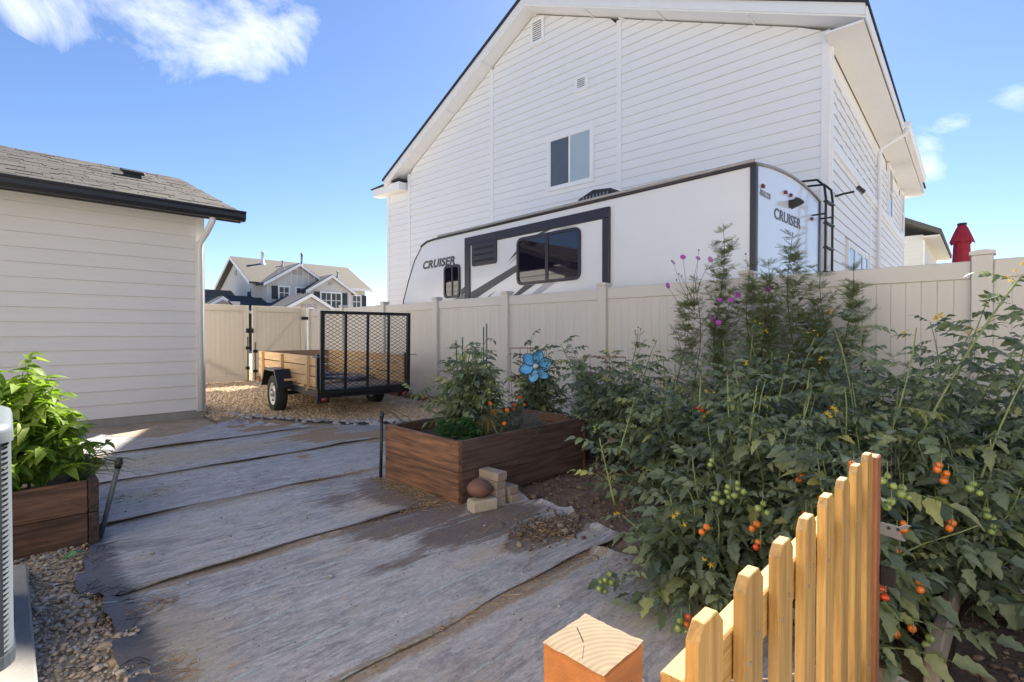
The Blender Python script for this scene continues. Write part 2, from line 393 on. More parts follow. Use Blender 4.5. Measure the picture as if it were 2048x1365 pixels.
wall_window(hs, gw, 4.37, 5.49, 4.56, 5.65, (M['shade_cloth'], M['screen']), trim=.065)
def gable_vent(parent, wall, s0, s1, z0, z1, n, trim=.07):
    c = [wall(s0, 0, z0), wall(s1, .034, z1)]
    v = bar('gable_vent', parent, M['dark_hole'], min(c[0][0], c[1][0]), max(c[0][0], c[1][0]), s0 if wall is gw else c[0][1], s1 if wall is gw else c[1][1], z0, z1)
    lc = Vector((-.017, (s0+s1)/2, (z0+z1)/2))
    def sub(name, mat, a0, a1, c0, c1, o0, o1):
        p, q = wall(a0, o0, c0), wall(a1, o1, c1)
        o = bar(name, v, mat, *[x for k in range(3) for x in (min(p[k], q[k]), max(p[k], q[k]))]); o.location = o.location - lc
    for (a0, a1, c0, c1) in ((s0-trim, s1+trim, z1, z1+trim), (s0-trim, s1+trim, z0-trim, z0), (s0-trim, s0, z0, z1), (s1, s1+trim, z0, z1)):
        sub('casing', M['white_trim'], a0, a1, c0, c1, 0, .058)
    h = (z1-z0)/n
    for k in range(n): sub('slat', M['white_trim'], s0, s1, z0+k*h+h*.05, z0+k*h+h*.55, .034, .05)
gable_vent(hs, gw, 5.73, 5.99, 8.05, 8.50, 9)
gable_vent(hs, gw, 4.53, 4.73, 6.57, 6.77, 5)
for (s0, s1, z0, z1) in ((7.25, 7.97, 4.36, 5.62), (10.47, 10.97, 4.40, 5.60)):
    wall_window(hs, rw, s0, s1, z0, z1, (M['glass_dark'], M['glass_dark']), slide='h')
for (s0, s1) in ((1.45, 2.12), (2.28, 2.98), (3.12, 3.66)):
    wall_window(hs, rw, s0, s1, 1.95, 2.83, (M['glass_blue'],), trim=.07, split=False)
fl = empty('flood_light', (.3, -.03, 3.45), 0, parent=hs)
MB().tube([(0, .0, 0), (0, -.12, .02), (.05, -.25, .04)], .018, 8).build('arm', M['black_metal'], fl, smooth=True)
plank('lamp_head', fl, M['black_metal'], .17, .14, .05, (.08, -.33, .06), (1, .2, .1), (.2, -.7, .7), b=.008)

# ================================================================== travel trailer
rv = empty('travel_trailer', (6.05, 2.13, 0), R(-1.54), 'long white travel trailer with CRUISER lettering parked behind the tan fence', 'trailer')
RW = 2.40
prof = [(0, .55), (0, 3.17), (6.30, 3.17), (6.55, 3.165), (6.80, 3.10), (7.08, 2.82), (7.32, 2.42), (7.53, 1.99), (7.66, 1.45), (7.68, .95), (7.55, .55)]
for nm, x0, x1 in (('side_wall', 0, .04), ('side_wall', RW-.04, RW)):
    MB().prism(prof, 'x', x0, x1).build(nm, M['fiberglass'], rv)
def crown(x): return .11*(1-((x-RW/2)/(RW/2))**2)
rw_ = MB(); xs = [RW*i/12 for i in range(13)]
V = []; F = []
for y in (0.0, .03):
    for x in xs: V += [(x, y, .55), (x, y, 3.17+crown(x))]
n = 26
for i in range(12):
    F += [(2*i, 2*i+2, 2*i+3, 2*i+1), (n+2*i, n+2*i+1, n+2*i+3, n+2*i+2), (2*i+1, 2*i+3, n+2*i+3, n+2*i+1)]
rw_.add(V, F).build('rear_wall', M['gelcoat_gloss'], rv)
V = []; F = []
for y in (-.02, 6.55):
    for x in xs: V += [(x, y, 3.185+crown(x))]
for i in range(12): F += [(i, i+1, 13+i+1, 13+i)]
MB().add(V, F).build('roof', M['rv_roof'], rv, smooth=True)
fr_ = prof[3:]
V = []; F = []
for x in np.linspace(.0, RW, 9):
    for (y, z) in fr_: V.append((x, y+.005, z+crown(x)*max(0, (z-2.4)/.75)))
k = len(fr_)
for i in range(8):
    for j in range(k-1): F.append((i*k+j, (i+1)*k+j, (i+1)*k+j+1, i*k+j+1))
MB().add(V, F).build('front_cap', M['fiberglass'], rv, smooth=True)
MB().box(.1, RW-.1, .1, 7.3, .42, .55).build('chassis', M['black_metal'], rv)
# roof edge rail, rear corner trims, nose seam
MB().tube([(-.012, -.01, 3.185), (-.012, 6.35, 3.185), (-.012, 6.6, 3.17), (-.012, 6.82, 3.10)], .022, 8).build('roof_rail', M['rv_trim'], rv, smooth=True)
MB().tube([(-.02, .0, 3.225), (-.02, 6.2, 3.225)], .02, 8).build('awning_tube', M['louver'], rv, smooth=True)
MB().tube([(-.006, y, z) for (y, z) in prof[4:10]], .011, 6).build('nose_seam', M['rv_trim'], rv)
MB().box(-.016, .05, -.016, .05, .55, 3.20).build('corner_trim', M['rv_trim'], rv)
MB().box(RW-.05, RW+.016, -.016, .05, .55, 3.20).build('corner_trim', M['rv_trim'], rv)
MB().tube([(x, -.012, 3.185+crown(x)) for x in xs], .018, 6).build('rear_roof_trim', M['graphic_mid'], rv, smooth=True)
# slide-out surround (dark trim), proud of the wall
for (y0, y1, z0, z1) in ((1.98, 5.29, 2.905, 3.06), (1.98, 2.10, .75, 2.903), (5.14, 5.29, .75, 2.903)):
    bar('slide_trim', rv, M['rv_trim'], -.05, .0, y0, y1, z0, z1, b=.006)
bar('slide_panel', rv, M['fiberglass'], -.02, .0, 2.10, 5.14, .8, 2.904)
def rrect(y0, y1, z0, z1, r, n=5):
    P = []
    for (cy, cz, a0) in ((y1-r, z1-r, 0), (y0+r, z1-r, 90), (y0+r, z0+r, 180), (y1-r, z0+r, 270)):
        for i in range(n+1): a = R(a0+90*i/n); P.append((cy+r*math.cos(a), cz+r*math.sin(a)))
    return P
def ring(outer, inner, x0, x1):
    n = len(outer); V = [(x0, *p) for p in outer]+[(x0, *p) for p in inner]+[(x1, *p) for p in outer]+[(x1, *p) for p in inner]; F = []
    for i in range(n):
        j = (i+1) % n
        F += [(i, j, n+j, n+i), (2*n+i, 3*n+i, 3*n+j, 2*n+j), (i, 2*n+i, 2*n+j, j), (n+i, n+j, 3*n+j, 3*n+i)]
    return MB().add(V, F)
def rv_window(y0, y1, z0, z1, r, fw, base):
    w = empty('window', (0, 0, 0), 0, parent=rv)
    ring(rrect(y0, y1, z0, z1, r), rrect(y0+fw, y1-fw, z0+fw, z1-fw, r*.7), base-.03, base).build('frame', M['rv_trim'], w)
    MB().prism(rrect(y0+fw*.8, y1-fw*.8, z0+fw*.8, z1-fw*.8, r*.7), 'x', base-.012, base-.002).build('pane', M['glass_dark'], w)
    return w
w = rv_window(2.50, 3.87, 2.065, 2.86, .11, .045, -.02)
bar('mullion', w, M['rv_trim'], -.046, -.03, 3.16, 3.215, 2.10, 2.83)
w = rv_window(5.47, 5.99, 1.955, 2.60, .09, .045, 0)
bar('mullion', w, M['rv_trim'], -.026, -.01, 5.70, 5.735, 1.99, 2.56)
vt = empty('fridge_vent', (0, 0, 0), 0, parent=rv)
MB().prism(rrect(4.39, 5.07, 2.50, 2.925, .05), 'x', -.05, -.02).build('panel', M['rv_trim'], vt)
for k in range(3): bar('slot', vt, M['dark_hole'], -.056, -.05, 4.46, 5.0, 2.57+k*.11, 2.61+k*.11)
# printed stripes (y, z) quads, set a little proud of the wall
def stripe(pts, mat, x=-.0235): return MB().prism(pts, 'x', x-.0015, x).build('stripe', mat, rv)
stripe([(5.12, 2.03), (3.90, 2.42), (3.90, 2.30), (5.12, 1.86)], M['graphic_dark'])
stripe([(5.12, 1.90), (4.45, 2.10), (4.70, 2.02), (5.12, 1.83)], M['graphic_mid'])
stripe([(4.9, 1.80), (4.42, 2.02), (4.62, 1.90), (4.8, 1.80)], M['graphic_dark'])
stripe([(3.90, 2.66), (4.10, 2.50), (3.90, 2.60)], M['graphic_dark'])
stripe([(3.90, 2.58), (4.12, 2.43), (3.90, 2.52)], M['graphic_light'])
stripe([(3.30, 2.86), (3.45, 2.86), (3.25, 2.905), (3.10, 2.905)], M['graphic_dark'])
stripe([(2.85, 2.86), (3.15, 2.86), (2.80, 2.905), (2.45, 2.905)], M['graphic_light'])
stripe([(3.70, 2.06), (3.95, 1.92), (4.25, 1.80), (4.05, 1.80), (3.45, 2.06)], M['graphic_dark'])
stripe([(3.25, 2.06), (3.75, 1.80), (3.55, 1.80), (3.0, 2.06)], M['graphic_light'])
stripe([(5.45, 2.10), (5.31, 2.17), (5.31, 2.05), (5.45, 1.97)], M['graphic_dark'], -.001)
stripe([(6.3, 1.80), (5.45, 1.98), (5.31, 2.02), (5.31, 1.90), (6.0, 1.78)], M['graphic_mid'], -.001)
MX = Matrix(((0, 0, -1, 0), (-1, 0, 0, 0), (0, 1, 0, 0), (0, 0, 0, 1)))     # text facing -x, reading along -y
def rv_text(s, y, z, size, mat, sx=1.0, shear=.25, bold=.004, name='lettering'):
    o = link(name, text_mesh(s, size, mat, shear, .0015, sx, bold), rv); o.matrix_local = Matrix.Translation((-.003, y, z)) @ MX; return o
rv_text('CRUISER', 6.78, 2.615, .22, M['graphic_dark'], 1.28, .22, .010)
MXr = Matrix(((1, 0, 0, 0), (0, 0, 1, 0), (0, 1, 0, 0), (0, 0, 0, 1)))
def rear_text(s, x, z, size, mat, sx=1.0, bold=.004):
    o = link('lettering', text_mesh(s, size, mat, .05, .0015, sx, bold*.8), rv)
    o.matrix_local = Matrix.Translation((x, -.004, z)) @ Matrix(((1, 0, 0, 0), (0, 0, -1, 0), (0, 1, 0, 0), (0, 0, 0, 1))); return o
rear_text('CRUISER', .58, 2.665, .19, M['graphic_dark'], 1.28)
rear_text('-BISHS.COM', .12, 2.86, .10, M['graphic_mid'], .62, .001)
for x, z in ((.20, 2.97), (.94, 3.04), (1.14, 3.04), (1.35, 3.03), (2.0, 2.87)):
    bar('marker_light', rv, M['red_lens'], x-.03, x+.03, -.035, 0, z-.022, z+.024, b=.012)
cm = empty('rear_camera', (1.16, 0, 2.93), 0, parent=rv)
MB().prism([(0, -.05), (0, .04), (-.13, .045), (-.15, .01), (-.12, -.01)], 'x', -.07, .07).build('housing', M['black_plastic'], cm)
ld = empty('ladder', (2.05, 0, 0), 0, parent=rv)
for x in (0.0, .33):
    MB().tube([(x, .55, 3.33), (x, .15, 3.44), (x, -.06, 3.42), (x, -.15, 3.32), (x, -.17, 3.15), (x, -.17, .9)], .016, 8).build('rail', M['black_metal'], ld, smooth=True)
for z in (3.10, 2.80, 2.46, 2.12, 1.78): bar('rung', ld, M['black_metal'], -.015, .345, -.20, -.14, z-.012, z+.012, b=.005)
for x in (0, .33):
    for z in (2.93, 1.6): MB().tube([(x, -.17, z), (x, 0, z)], .012, 6).build('standoff', M['black_metal'], ld)
for x in (0, .33): MB().tube([(x, .55, 3.33), (x, .55, 3.2)], .012, 6).build('standoff', M['black_metal'], ld)
ac = MB(); ac.prism([(2.40, 3.24), (2.50, 3.58), (2.85, 3.62), (3.15, 3.52), (3.35, 3.24)], 'x', .72, 1.45); a_o = ac.build('air_conditioner', M['black_plastic'], rv)
for k in range(8): bar('louvre', a_o, M['graphic_mid'], .712, .72, 2.55+k*.07, 2.575+k*.07, 3.36, 3.54)
MB().prism([(.22, 3.22), (.32, 3.40), (.72, 3.38), (.82, 3.22)], 'x', .45, .85).build('roof_vent', M['graphic_mid'], rv)
MB().prism([(.88, 3.22), (.95, 3.42), (1.15, 3.38), (1.28, 3.22)], 'x', .5, .8).build('roof_vent', M['black_plastic'], rv)
def wheel(parent, loc, rad, width, side, rimmat):
    w = empty('wheel', loc, 0, parent=parent); h = width/2; s = side
    MB().lathe([(rad*.60, -h*.86), (rad*.70, -h), (rad*.88, -h*.98), (rad*.97, -h*.78), (rad, -h*.4), (rad*1.003, 0), (rad, h*.4), (rad*.97, h*.78), (rad*.88, h*.98), (rad*.70, h), (rad*.60, h*.86)], 'x', 40).build('tyre', M['rubber'], w, smooth=True)
    MB().lathe([(rad*.62, -h*.9*s), (rad*.62, h*.86*s), (rad*.58, h*.86*s), (rad*.55, h*.6*s), (rad*.40, h*.42*s), (rad*.24, h*.5*s), (rad*.22, h*.62*s), (.001, h*.62*s)], 'x', 32).build('rim', rimmat, w, smooth=True)
    MB().lathe([(rad*.15, h*.5*s), (rad*.15, h*1.0*s), (rad*.11, h*1.15*s), (.001, h*1.16*s)], 'x', 14).build('hub_cap', M['galv'], w, smooth=True)
    for k in range(5):
        a = 2*math.pi*k/5+.3
        MB().tube([(h*.40*s, rad*.46*math.cos(a-.16), rad*.46*math.sin(a-.16)), (h*.62*s, rad*.47*math.cos(a), rad*.47*math.sin(a)), (h*.40*s, rad*.46*math.cos(a+.16), rad*.46*math.sin(a+.16))], rad*.045, 5).build('rim_hole', M['dark_hole'], w)
    return w
for y in (3.5, 4.35):
    wheel(rv, (.14, y, .36), .36, .2, -1, M['white_steel']); wheel(rv, (RW-.14, y, .36), .36, .2, 1, M['white_steel'])

# ================================================================== almond vinyl fence
fn = empty('vinyl_fence', (5.6, 0, 0), 0, 'tall tan vinyl privacy fence running across the yard behind the plants', 'fence')
PY = [.204+1.835*i for i in range(-3, 8)]
for i, y in enumerate(PY):
    p = bar('post', fn, M['vinyl'], -.065, .065, y-.065, y+.065, 0, 1.885, b=.006)
    cp = MB(); cp.prism([(y-.078, 1.885), (y+.078, 1.885), (y+.078, 1.912), (y+.03, 1.925), (y-.03, 1.925), (y-.078, 1.912)], 'x', -.078, .078)
    c = cp.build('post_cap', M['vinyl'], fn)
for a, b in zip(PY[:-1], PY[1:]):
    dz = rnd.uniform(-.006, .006)
    bar('top_rail', fn, M['vinyl'], -.025, .025, a+.066, b-.066, 1.70+dz, 1.848+dz, b=.006)
    bar('bottom_rail', fn, M['vinyl'], -.025, .025, a+.066, b-.066, .04, .18, b=.006)
    nb = 16; wd = (b-a-.132)/nb
    for k in range(nb):
        plank('fence_board', fn, M['vinyl'], 1.56, wd-.0002, .022, (rnd.uniform(-.0012, .0012), a+.066+wd*(k+.5), .94), (0, 0, 1), (1, 0, 0), b=.004)
M['redwood_old'] = material('red_timber', (.25, .10, .055), .8, .3, 5, (1, 9, 9), .4, 30, objrand=.2)
tb = plank('edging_timber', None, M['redwood_old'], 2.6, .14, .10, (5.42, 8.3, .055), (0, 1, 0), (0, 0, 1), b=.008)
tag(tb, 'reddish timber lying on the gravel along the foot of the tan fence', 'timber')

# ------------------------------------------------------------------ double gate
GY = 13.07
for (x0, x1, nm, lab, dirn) in ((2.15, 4.11, 'gate_leaf', 'tan vinyl double gate, leaf next to the grey shed', 1), (4.19, 5.46, 'gate_leaf', 'tan vinyl double gate, leaf next to the fence corner', -1)):
    gt = empty(nm, (x0, GY, .13), 0, lab, 'gate', 'leaves of the tan double gate'); L = x1-x0
    for (a, b) in ((0, .10), (L-.10, L)): bar('stile', gt, M['vinyl_gate'], a, b, -.03, .03, 0, 1.80, b=.006)
    for (a, b) in ((1.66, 1.80), (0, .13)): bar('rail', gt, M['vinyl_gate'], .101, L-.101, -.024, .024, a, b, b=.006)
    nb = round((L-.2)/.106); wd = (L-.2)/nb
    for k in range(nb): plank('gate_board', gt, M['vinyl_gate'], 1.54, wd-.0002, .012, (.10+wd*(k+.5), 0, .895), (0, 0, 1), (0, -1, 0), b=.003)
    p0, p1 = ((.12, .06, 1.2), (L-.12, .06, .2)) if dirn == 1 else ((.25, .06, .6), (L-.12, .06, 1.62))
    MB().tube([p0, p1], .022, 6).build('brace', M['white_steel'], gt)
    MB().tube([((L-.035) if dirn == 1 else .05, -.05, 1.05 if dirn == 1 else .92), ((L-.035) if dirn == 1 else .05, -.05, -.1)], .011, 6).build('drop_rod', M['black_metal'], gt)
    for z in (.30, .78) if dirn == 1 else (.22, .70): bar('rod_bracket', gt, M['black_metal'], (L-.08) if dirn == 1 else 0, L if dirn == 1 else .1, -.07, -.031, z-.035, z+.035)
    if dirn == 1: bar('latch', gt, M['black_metal'], L-.07, L+.09, -.075, -.031, 1.14, 1.25, b=.01)
    else:
        for z in (1.52, .3): bar('hinge', gt, M['black_metal'], L-.10, L+.07, -.065, -.031, z-.04, z+.04, b=.006)

# ================================================================== grey shed
sh = empty('shed', (2.08, 8.6, 0), 0, 'light grey lap sided shed with black gutter and shingle roof', 'shed')
MB().box(-6.0, -.02, .03, 7.4, .0, 3.0).build('wall_core', M['shed_siding'], sh)
MB().box(-6.0, .0, -.005, 7.4, -.1, .13).build('foundation', M['concrete'], sh)
sw_ = lambda s, o, z: (s, -o, z)
for i in range(16):
    z0 = .12+i*.1825; z1 = z0+.1825
    if z0 > 2.95: break
    lapboard(sh, M['shed_siding'], -6.0, -.10, -6.0, -.10, z0, min(z1, 3.0), sw_)
    lapboard(sh, M['shed_siding'], .02, 7.3, .02, 7.3, z0, min(z1, 3.0), lambda s, o, z: (o-.02, s, z))
bar('corner_board', sh, M['shed_trim'], -.10, .012, -.034, .0, .10, 3.02)
bar('corner_board', sh, M['shed_trim'], -.02, .014, .0, .1, .10, 3.02)
SE, SRG = (-.45, 3.02), (3.30, 4.33)       # eave and ridge (y, z) local
MB().box(-6.2, .38, -.43, .0, 2.985, 3.0).build('soffit', M['shed_trim'], sh)
MB().prism([SE, SRG, (7.05, 3.02), (7.05, 2.88), (SRG[0], SRG[1]-.13), (SE[0], SE[1]-.10)], 'x', -6.2, .38).build('roof_deck', M['gutter'], sh)
MB().prism([(-.46, 2.90), (-.56, 2.90), (-.585, 2.95), (-.585, 3.0), (-.60, 3.02), (-.60, 3.04), (-.46, 3.04)], 'x', -6.2, .42).build('gutter', M['gutter'], sh)
bar('fascia', sh, M['gutter'], -6.2, .385, -.458, -.432, 2.885, 3.01)
slope = math.atan2(SRG[1]-SE[1], SRG[0]-SE[0]); sl = math.hypot(SRG[1]-SE[1], SRG[0]-SE[0])
ncr = 27; ex = sl/ncr; stuff = MB(); cnt = 0
n_s = Vector((0, -math.sin(slope), math.cos(slope))); d_s = Vector((0, math.cos(slope), math.sin(slope)))
for c in range(ncr):
    x = .40; off = rnd.uniform(0, .2)
    x -= 0 if c % 2 else .15
    if x < .4: xs_ = [(x, .40)]
    else: xs_ = []
    while x > -6.2:
        wd = rnd.choice((.19, .24, .29, .33)); xs_.append((x-wd, x)); x -= wd
    for (xa, xb) in xs_:
        th = rnd.choice((.008, .012, .016)); base = Vector((0, SE[0], SE[1]+.012)) + d_s*(c*ex-.03)
        ctr = base + d_s*(ex*.55) + n_s*(.010+th/2) + Vector(((xa+xb)/2, 0, 0))
        if xb > -2.15 and cnt < 300:
            lift = Matrix.Rotation(-.05, 4, 'X')
            plank('shingle', sh, M['shingle'], round(xb-xa, 2)-.004, ex*1.12, th, ctr, (1, 0, 0), n_s, b=.002); cnt += 1
        else:
            y0 = base + n_s*.010; y1 = base + d_s*ex*1.1 + n_s*.010
            stuff.add([(xa, y0.y, y0.z), (xb-.004, y0.y, y0.z), (xb-.004, y1.y, y1.z), (xa, y1.y, y1.z)] + [(q[0], q[1]+n_s.y*th, q[2]+n_s.z*th) for q in ((xa, y0.y, y0.z), (xb-.004, y0.y, y0.z), (xb-.004, y1.y, y1.z), (xa, y1.y, y1.z))],
                      [(4, 5, 6, 7), (0, 1, 5, 4), (1, 2, 6, 5), (3, 0, 4, 7)])
tag(stuff.build('roof_shingles', M['shingle'], sh, fix=False), kind='stuff')
rvn = empty('roof_vent', (-.57, 1.9, 3.86), 0, parent=sh)
plank('vent_hood', rvn, M['black_plastic'], .30, .30, .05, (0, 0, .10), (1, 0, 0), n_s, b=.01)
MB().box(-.11, .11, -.11, .11, -.02, .08).build('vent_neck', M['black_plastic'], rvn)
ds = MB(); ds.tube([(.0, -.50, 2.92), (.0, -.50, 2.85), (-.03, -.36, 2.72), (-.06, -.10, 2.58), (-.06, -.075, 2.48), (-.06, -.075, .12)], .042, 8)
ds.build('downspout', M['shed_trim'], sh, smooth=True)

# ================================================================== far houses
M['far_siding'] = material('far_siding', (.60, .58, .54), .7, .03, 3, (1, 1, 6))
M['far_roof'] = material('far_roof', (.115, .103, .085), .9, .15, 6, bump=.3, bscale=20)
M['far_roof_dark'] = material('far_roof_dark', (.045, .048, .06), .9, .15, 6)
M['shutter'] = material('shutter', (.03, .033, .045), .6, .1, 5)
def gable_front(parent, x0, x1, ya, zb, ze, zr, depth, wallmat, roofmat, oh=.35, xm=None):
    """front facing gable: wall at y=ya facing -y, roof running back"""
    xm = (x0+x1)/2 if xm is None else xm
    MB().prism([(x0, zb), (x1, zb), (x1, ze), (xm, zr), (x0, ze)], 'y', ya, ya+depth).build('wall', wallmat, parent)
    for s, xe in ((-1, x0), (1, x1)):
        k = (zr-ze)/abs(xm-xe); xo = xe+s*oh; zo = ze-k*oh
        MB().prism([(xo, zo+.02), (xm, zr+.02), (xm, zr+.20), (xo, zo+.20)], 'y', ya-oh, ya+depth).build('roof_slope', roofmat, parent)
        MB().prism([(xo, zo-.10), (xm, zr-.10), (xm, zr+.15), (xo, zo+.15)], 'y', ya-oh-.06, ya-oh-.003).build('fascia', M['white_trim'], parent)
fh = empty('grey_house', (0, 44.6, 0), 0, 'distant pale grey two storey house with dark shutters beyond the gate', 'house')
XL, XR = 14.1, 24.8
MB().prism([(0, 0), (8.9, 0), (8.9, 5.45), (4.45, 7.75), (0, 5.45)], 'x', XL+.3, XR-.3).build('wall', M['far_siding'], fh)
for (p, q) in (((-.5, 5.36), (4.45, 7.93)), ((9.4, 5.36), (4.45, 7.93))):
    MB().prism([p, q, (q[0], q[1]+.16), (p[0], p[1]+.16)], 'x', XL-.15, XR+.2).build('roof_slope', M['far_roof'], fh)
    for xx in (XL-.21, XR+.203): MB().prism([(p[0], p[1]-.12), (q[0], q[1]-.12), (q[0], q[1]+.13), (p[0], p[1]+.13)], 'x', xx, xx+.055).build('fascia', M['white_trim'], fh)
bar('eave_fascia', fh, M['white_trim'], 20.4, XR+.2, -.57, -.505, 5.30, 5.52)
def fwin(xc, zc, w, h, y, shl=True, shr=True, two=False):
    wd = empty('window', (xc, y, zc), 0, parent=fh)
    for (a, b, c, d_) in ((-w/2-.12, w/2+.12, h/2, h/2+.12), (-w/2-.12, w/2+.12, -h/2-.12, -h/2), (-w/2-.12, -w/2, -h/2, h/2), (w/2, w/2+.12, -h/2, h/2)):
        bar('casing', wd, M['white_trim'], a, b, -.06, 0, c, d_)
    bar('pane', wd, M['glass_blue'], -w/2, w/2, -.03, 0, -h/2, h/2)
    for k in ((-.25, .25) if two else (0,)): bar('muntin', wd, M['white_trim'], k*w-.025, k*w+.025, -.045, -.03, -h/2, h/2)
    bar('muntin', wd, M['white_trim'], -w/2, w/2, -.044, -.03, -.025, .025)
    if two: bar('mullion', wd, M['white_trim'], -.05, .05, -.05, -.03, -h/2, h/2)
    for s, on in ((-1, shl), (1, shr)):
        if on: bar('shutter', wd, M['shutter'], s*(w/2+.12+.26)-.24, s*(w/2+.12+.26)+.24, -.07, -.005, -h/2-.06, h/2+.08)
gable_front(fh, 15.0, 20.05, -1.4, 0, 5.45, 7.05, 5.5, M['far_siding'], M['far_roof_dark'], .4)
gable_front(fh, 18.0, 21.9, -2.3, 0, 4.95, 6.20, 5.5, M['far_siding'], M['far_roof_dark'], .35)
for k in range(9): bar('batten', fh, M['white_trim'], 15.4+k*.5, 15.44+k*.5, -1.43, -1.40, 5.5, 5.5+min(1.4, .32*min(k+.6, 8.6-k)*1.9))
for k in range(9): bar('batten', fh, M['white_trim'], 18.15+k*.44, 18.19+k*.44, -2.33, -2.30, 3.4, 4.95)
fwin(16.35, 4.65, .75, .95, -1.4, True, False); fwin(17.75, 4.65, .75, .95, -1.4, False, True)
fwin(20.0, 4.15, 1.75, 1.25, -2.3, True, True, True)
fwin(22.7, 4.3, .8, 1.1, 0, True, False); fwin(23.6, 4.3, .8, 1.1, 0, False, True)
bar('vent', fh, M['louver'], 17.1, 17.42, -1.44, -1.4, 6.25, 6.6); bar('vent', fh, M['louver'], 17.55, 17.87, -1.44, -1.4, 6.25, 6.6)
bar('vent', fh, M['louver'], 19.75, 20.1, -2.34, -2.3, 5.45, 5.75)
bar('vent', fh, M['louver'], XL+.25, XL+.3, 4.2, 4.7, 6.4, 6.9)
bar('side_window', fh, M['glass_blue'], XL+.25, XL+.3, .5, 1.3, 4.1, 5.0)
for (x, y, h, r, m_) in ((17.3, 3.4, 1.05, .13, 'white_trim'), (19.0, 3.3, .5, .06, 'galv'), (20.9, 3.6, 1.25, .10, 'galv'), (23.6, 1.8, .55, .07, 'galv')):
    zz = 5.45+(y+.5)*.52
    MB().lathe([(r*2.2, zz-.1), (r*1.2, zz+.25), (r, zz+.27), (r, zz+h), (r*1.25, zz+h), (r*1.25, zz+h+.08), (.001, zz+h+.1)], 'z', 12, (x-1.0, y, 0)).build('vent_pipe', M[m_], fh, smooth=True)
# lower roof and garage gable of the same house
MB().prism([(-4.5, 2.6), (0.3, 4.2), (0.3, 4.35), (-4.5, 2.75)], 'x', 12.2, 19.2).build('porch_roof', M['far_roof_dark'], fh)
gable_front(fh, 13.7, 18.4, -7.0, 0, 2.75, 4.1, 5, M['far_siding'], M['far_roof_dark'], .4)
for k in range(3): bar('vent', fh, M['louver'], 15.45+k*.45, 15.80+k*.45, -7.04, -7.0, 3.15, 3.48)
lh = empty('low_roof_house', (9.8, 44, 0), 0, 'small tan gable and grey roof of a house beside the distant grey house', 'house')
MB().box(-4, 3.6, 1.3, 7, 0, 2.9).build('wall', M['far_siding'], lh)
gable_front(lh, .5, 3.6, -.2, 0, 3.0, 4.0, 4, M['far_siding'], M['far_roof'], .3)
MB().prism([(.6, 2.9), (5, 4.9), (5, 5.05), (.6, 3.05)], 'x', -4.5, 4.2).build('roof_slope', M['far_roof'], lh)
th = empty('tan_house', (34, 58, 0), 0, 'roof tip of a tan house far behind the fence corner', 'house')
gable_front(th, 0, 8, 0, 0, 2.8, 5.2, 8, material('tan_siding', (.62, .52, .40), .7, .05, 3), M['far_roof'], .4)
rh = empty('cream_house', (29.5, 1.2, 0), R(2), 'cream house with grey eave at right beyond the white house', 'house')
M['cream'] = material('cream_siding', (.72, .70, .62), .65, .03, 3, (1, 1, 8), .1, 12)
MB().box(0, 9, 1.85, 9, 0, 5.75).build('wall', M['cream'], rh)
for i in range(26): lapboard(rh, M['cream'], 1.9, 9, 1.9, 9, 1.1+i*.178, 1.278+i*.178, lambda s, o, z: (-o, s, z))
MB().prism([(1.2, 5.62), (5.5, 8.0), (5.5, 8.2), (1.2, 5.85)], 'x', -.5, 9.5).build('roof_slope', M['far_roof'], rh)
MB().prism([(9.8, 5.62), (5.5, 8.0), (5.5, 8.2), (9.8, 5.85)], 'x', -.5, 9.5).build('roof_slope', M['far_roof'], rh)
MB().box(-.45, 9.4, 1.25, 1.85, 5.55, 5.62).build('soffit', M['cream'], rh)
bar('corner_board', rh, M['white_trim'], -.04, .1, 1.80, 1.85, 0, 5.5)
wall_window(rh, lambda s, o, z: (s, 1.85-o, z), 2.5, 3.6, 3.2, 4.6, (M['glass_blue'], M['glass_blue']))
# closed patio umbrella
um = empty('patio_umbrella', (8.45, .50, 0), 0, 'closed red patio umbrella standing behind the tan fence', 'umbrella')
M['red_cloth'] = material('red_cloth', (.42, .025, .05), .75, .15, 12, bump=.2, bscale=25, transl=.2)
def skirt(z0, z1, r0, r1, nf, amp, name):
    V = []; n = 64; lv = 10
    for j in range(lv+1):
        t = j/lv; r = r0+(r1-r0)*t**.8
        for k in range(n):
            a = 2*math.pi*k/n; w = 1+amp*t*(math.sin(nf*a)+.5*math.sin(nf*2*a+1)+.3*math.sin(3*a+2))
            V.append((r*w*math.cos(a), r*w*math.sin(a), z1+(z0-z1)*t-.015*t*math.sin(nf*a)))
    F = [(j*n+k, j*n+(k+1) % n, (j+1)*n+(k+1) % n, (j+1)*n+k) for j in range(lv) for k in range(n)]
    MB().add(V, F).build(name, M['red_cloth'], um, smooth=True, fix=False)
skirt(2.385, 2.61, .035, .122, 8, .05, 'top_tier'); skirt(1.30, 2.47, .075, .112, 8, .10, 'canopy')
MB().lathe([(.001, 2.63), (.045, 2.63), (.05, 2.61), (.04, 2.60)], 'z', 16).build('finial', M['black_metal'], um, smooth=True)
MB().tube([(0, 0, 0), (0, 0, 2.58)], .022, 8).build('pole', M['black_metal'], um)
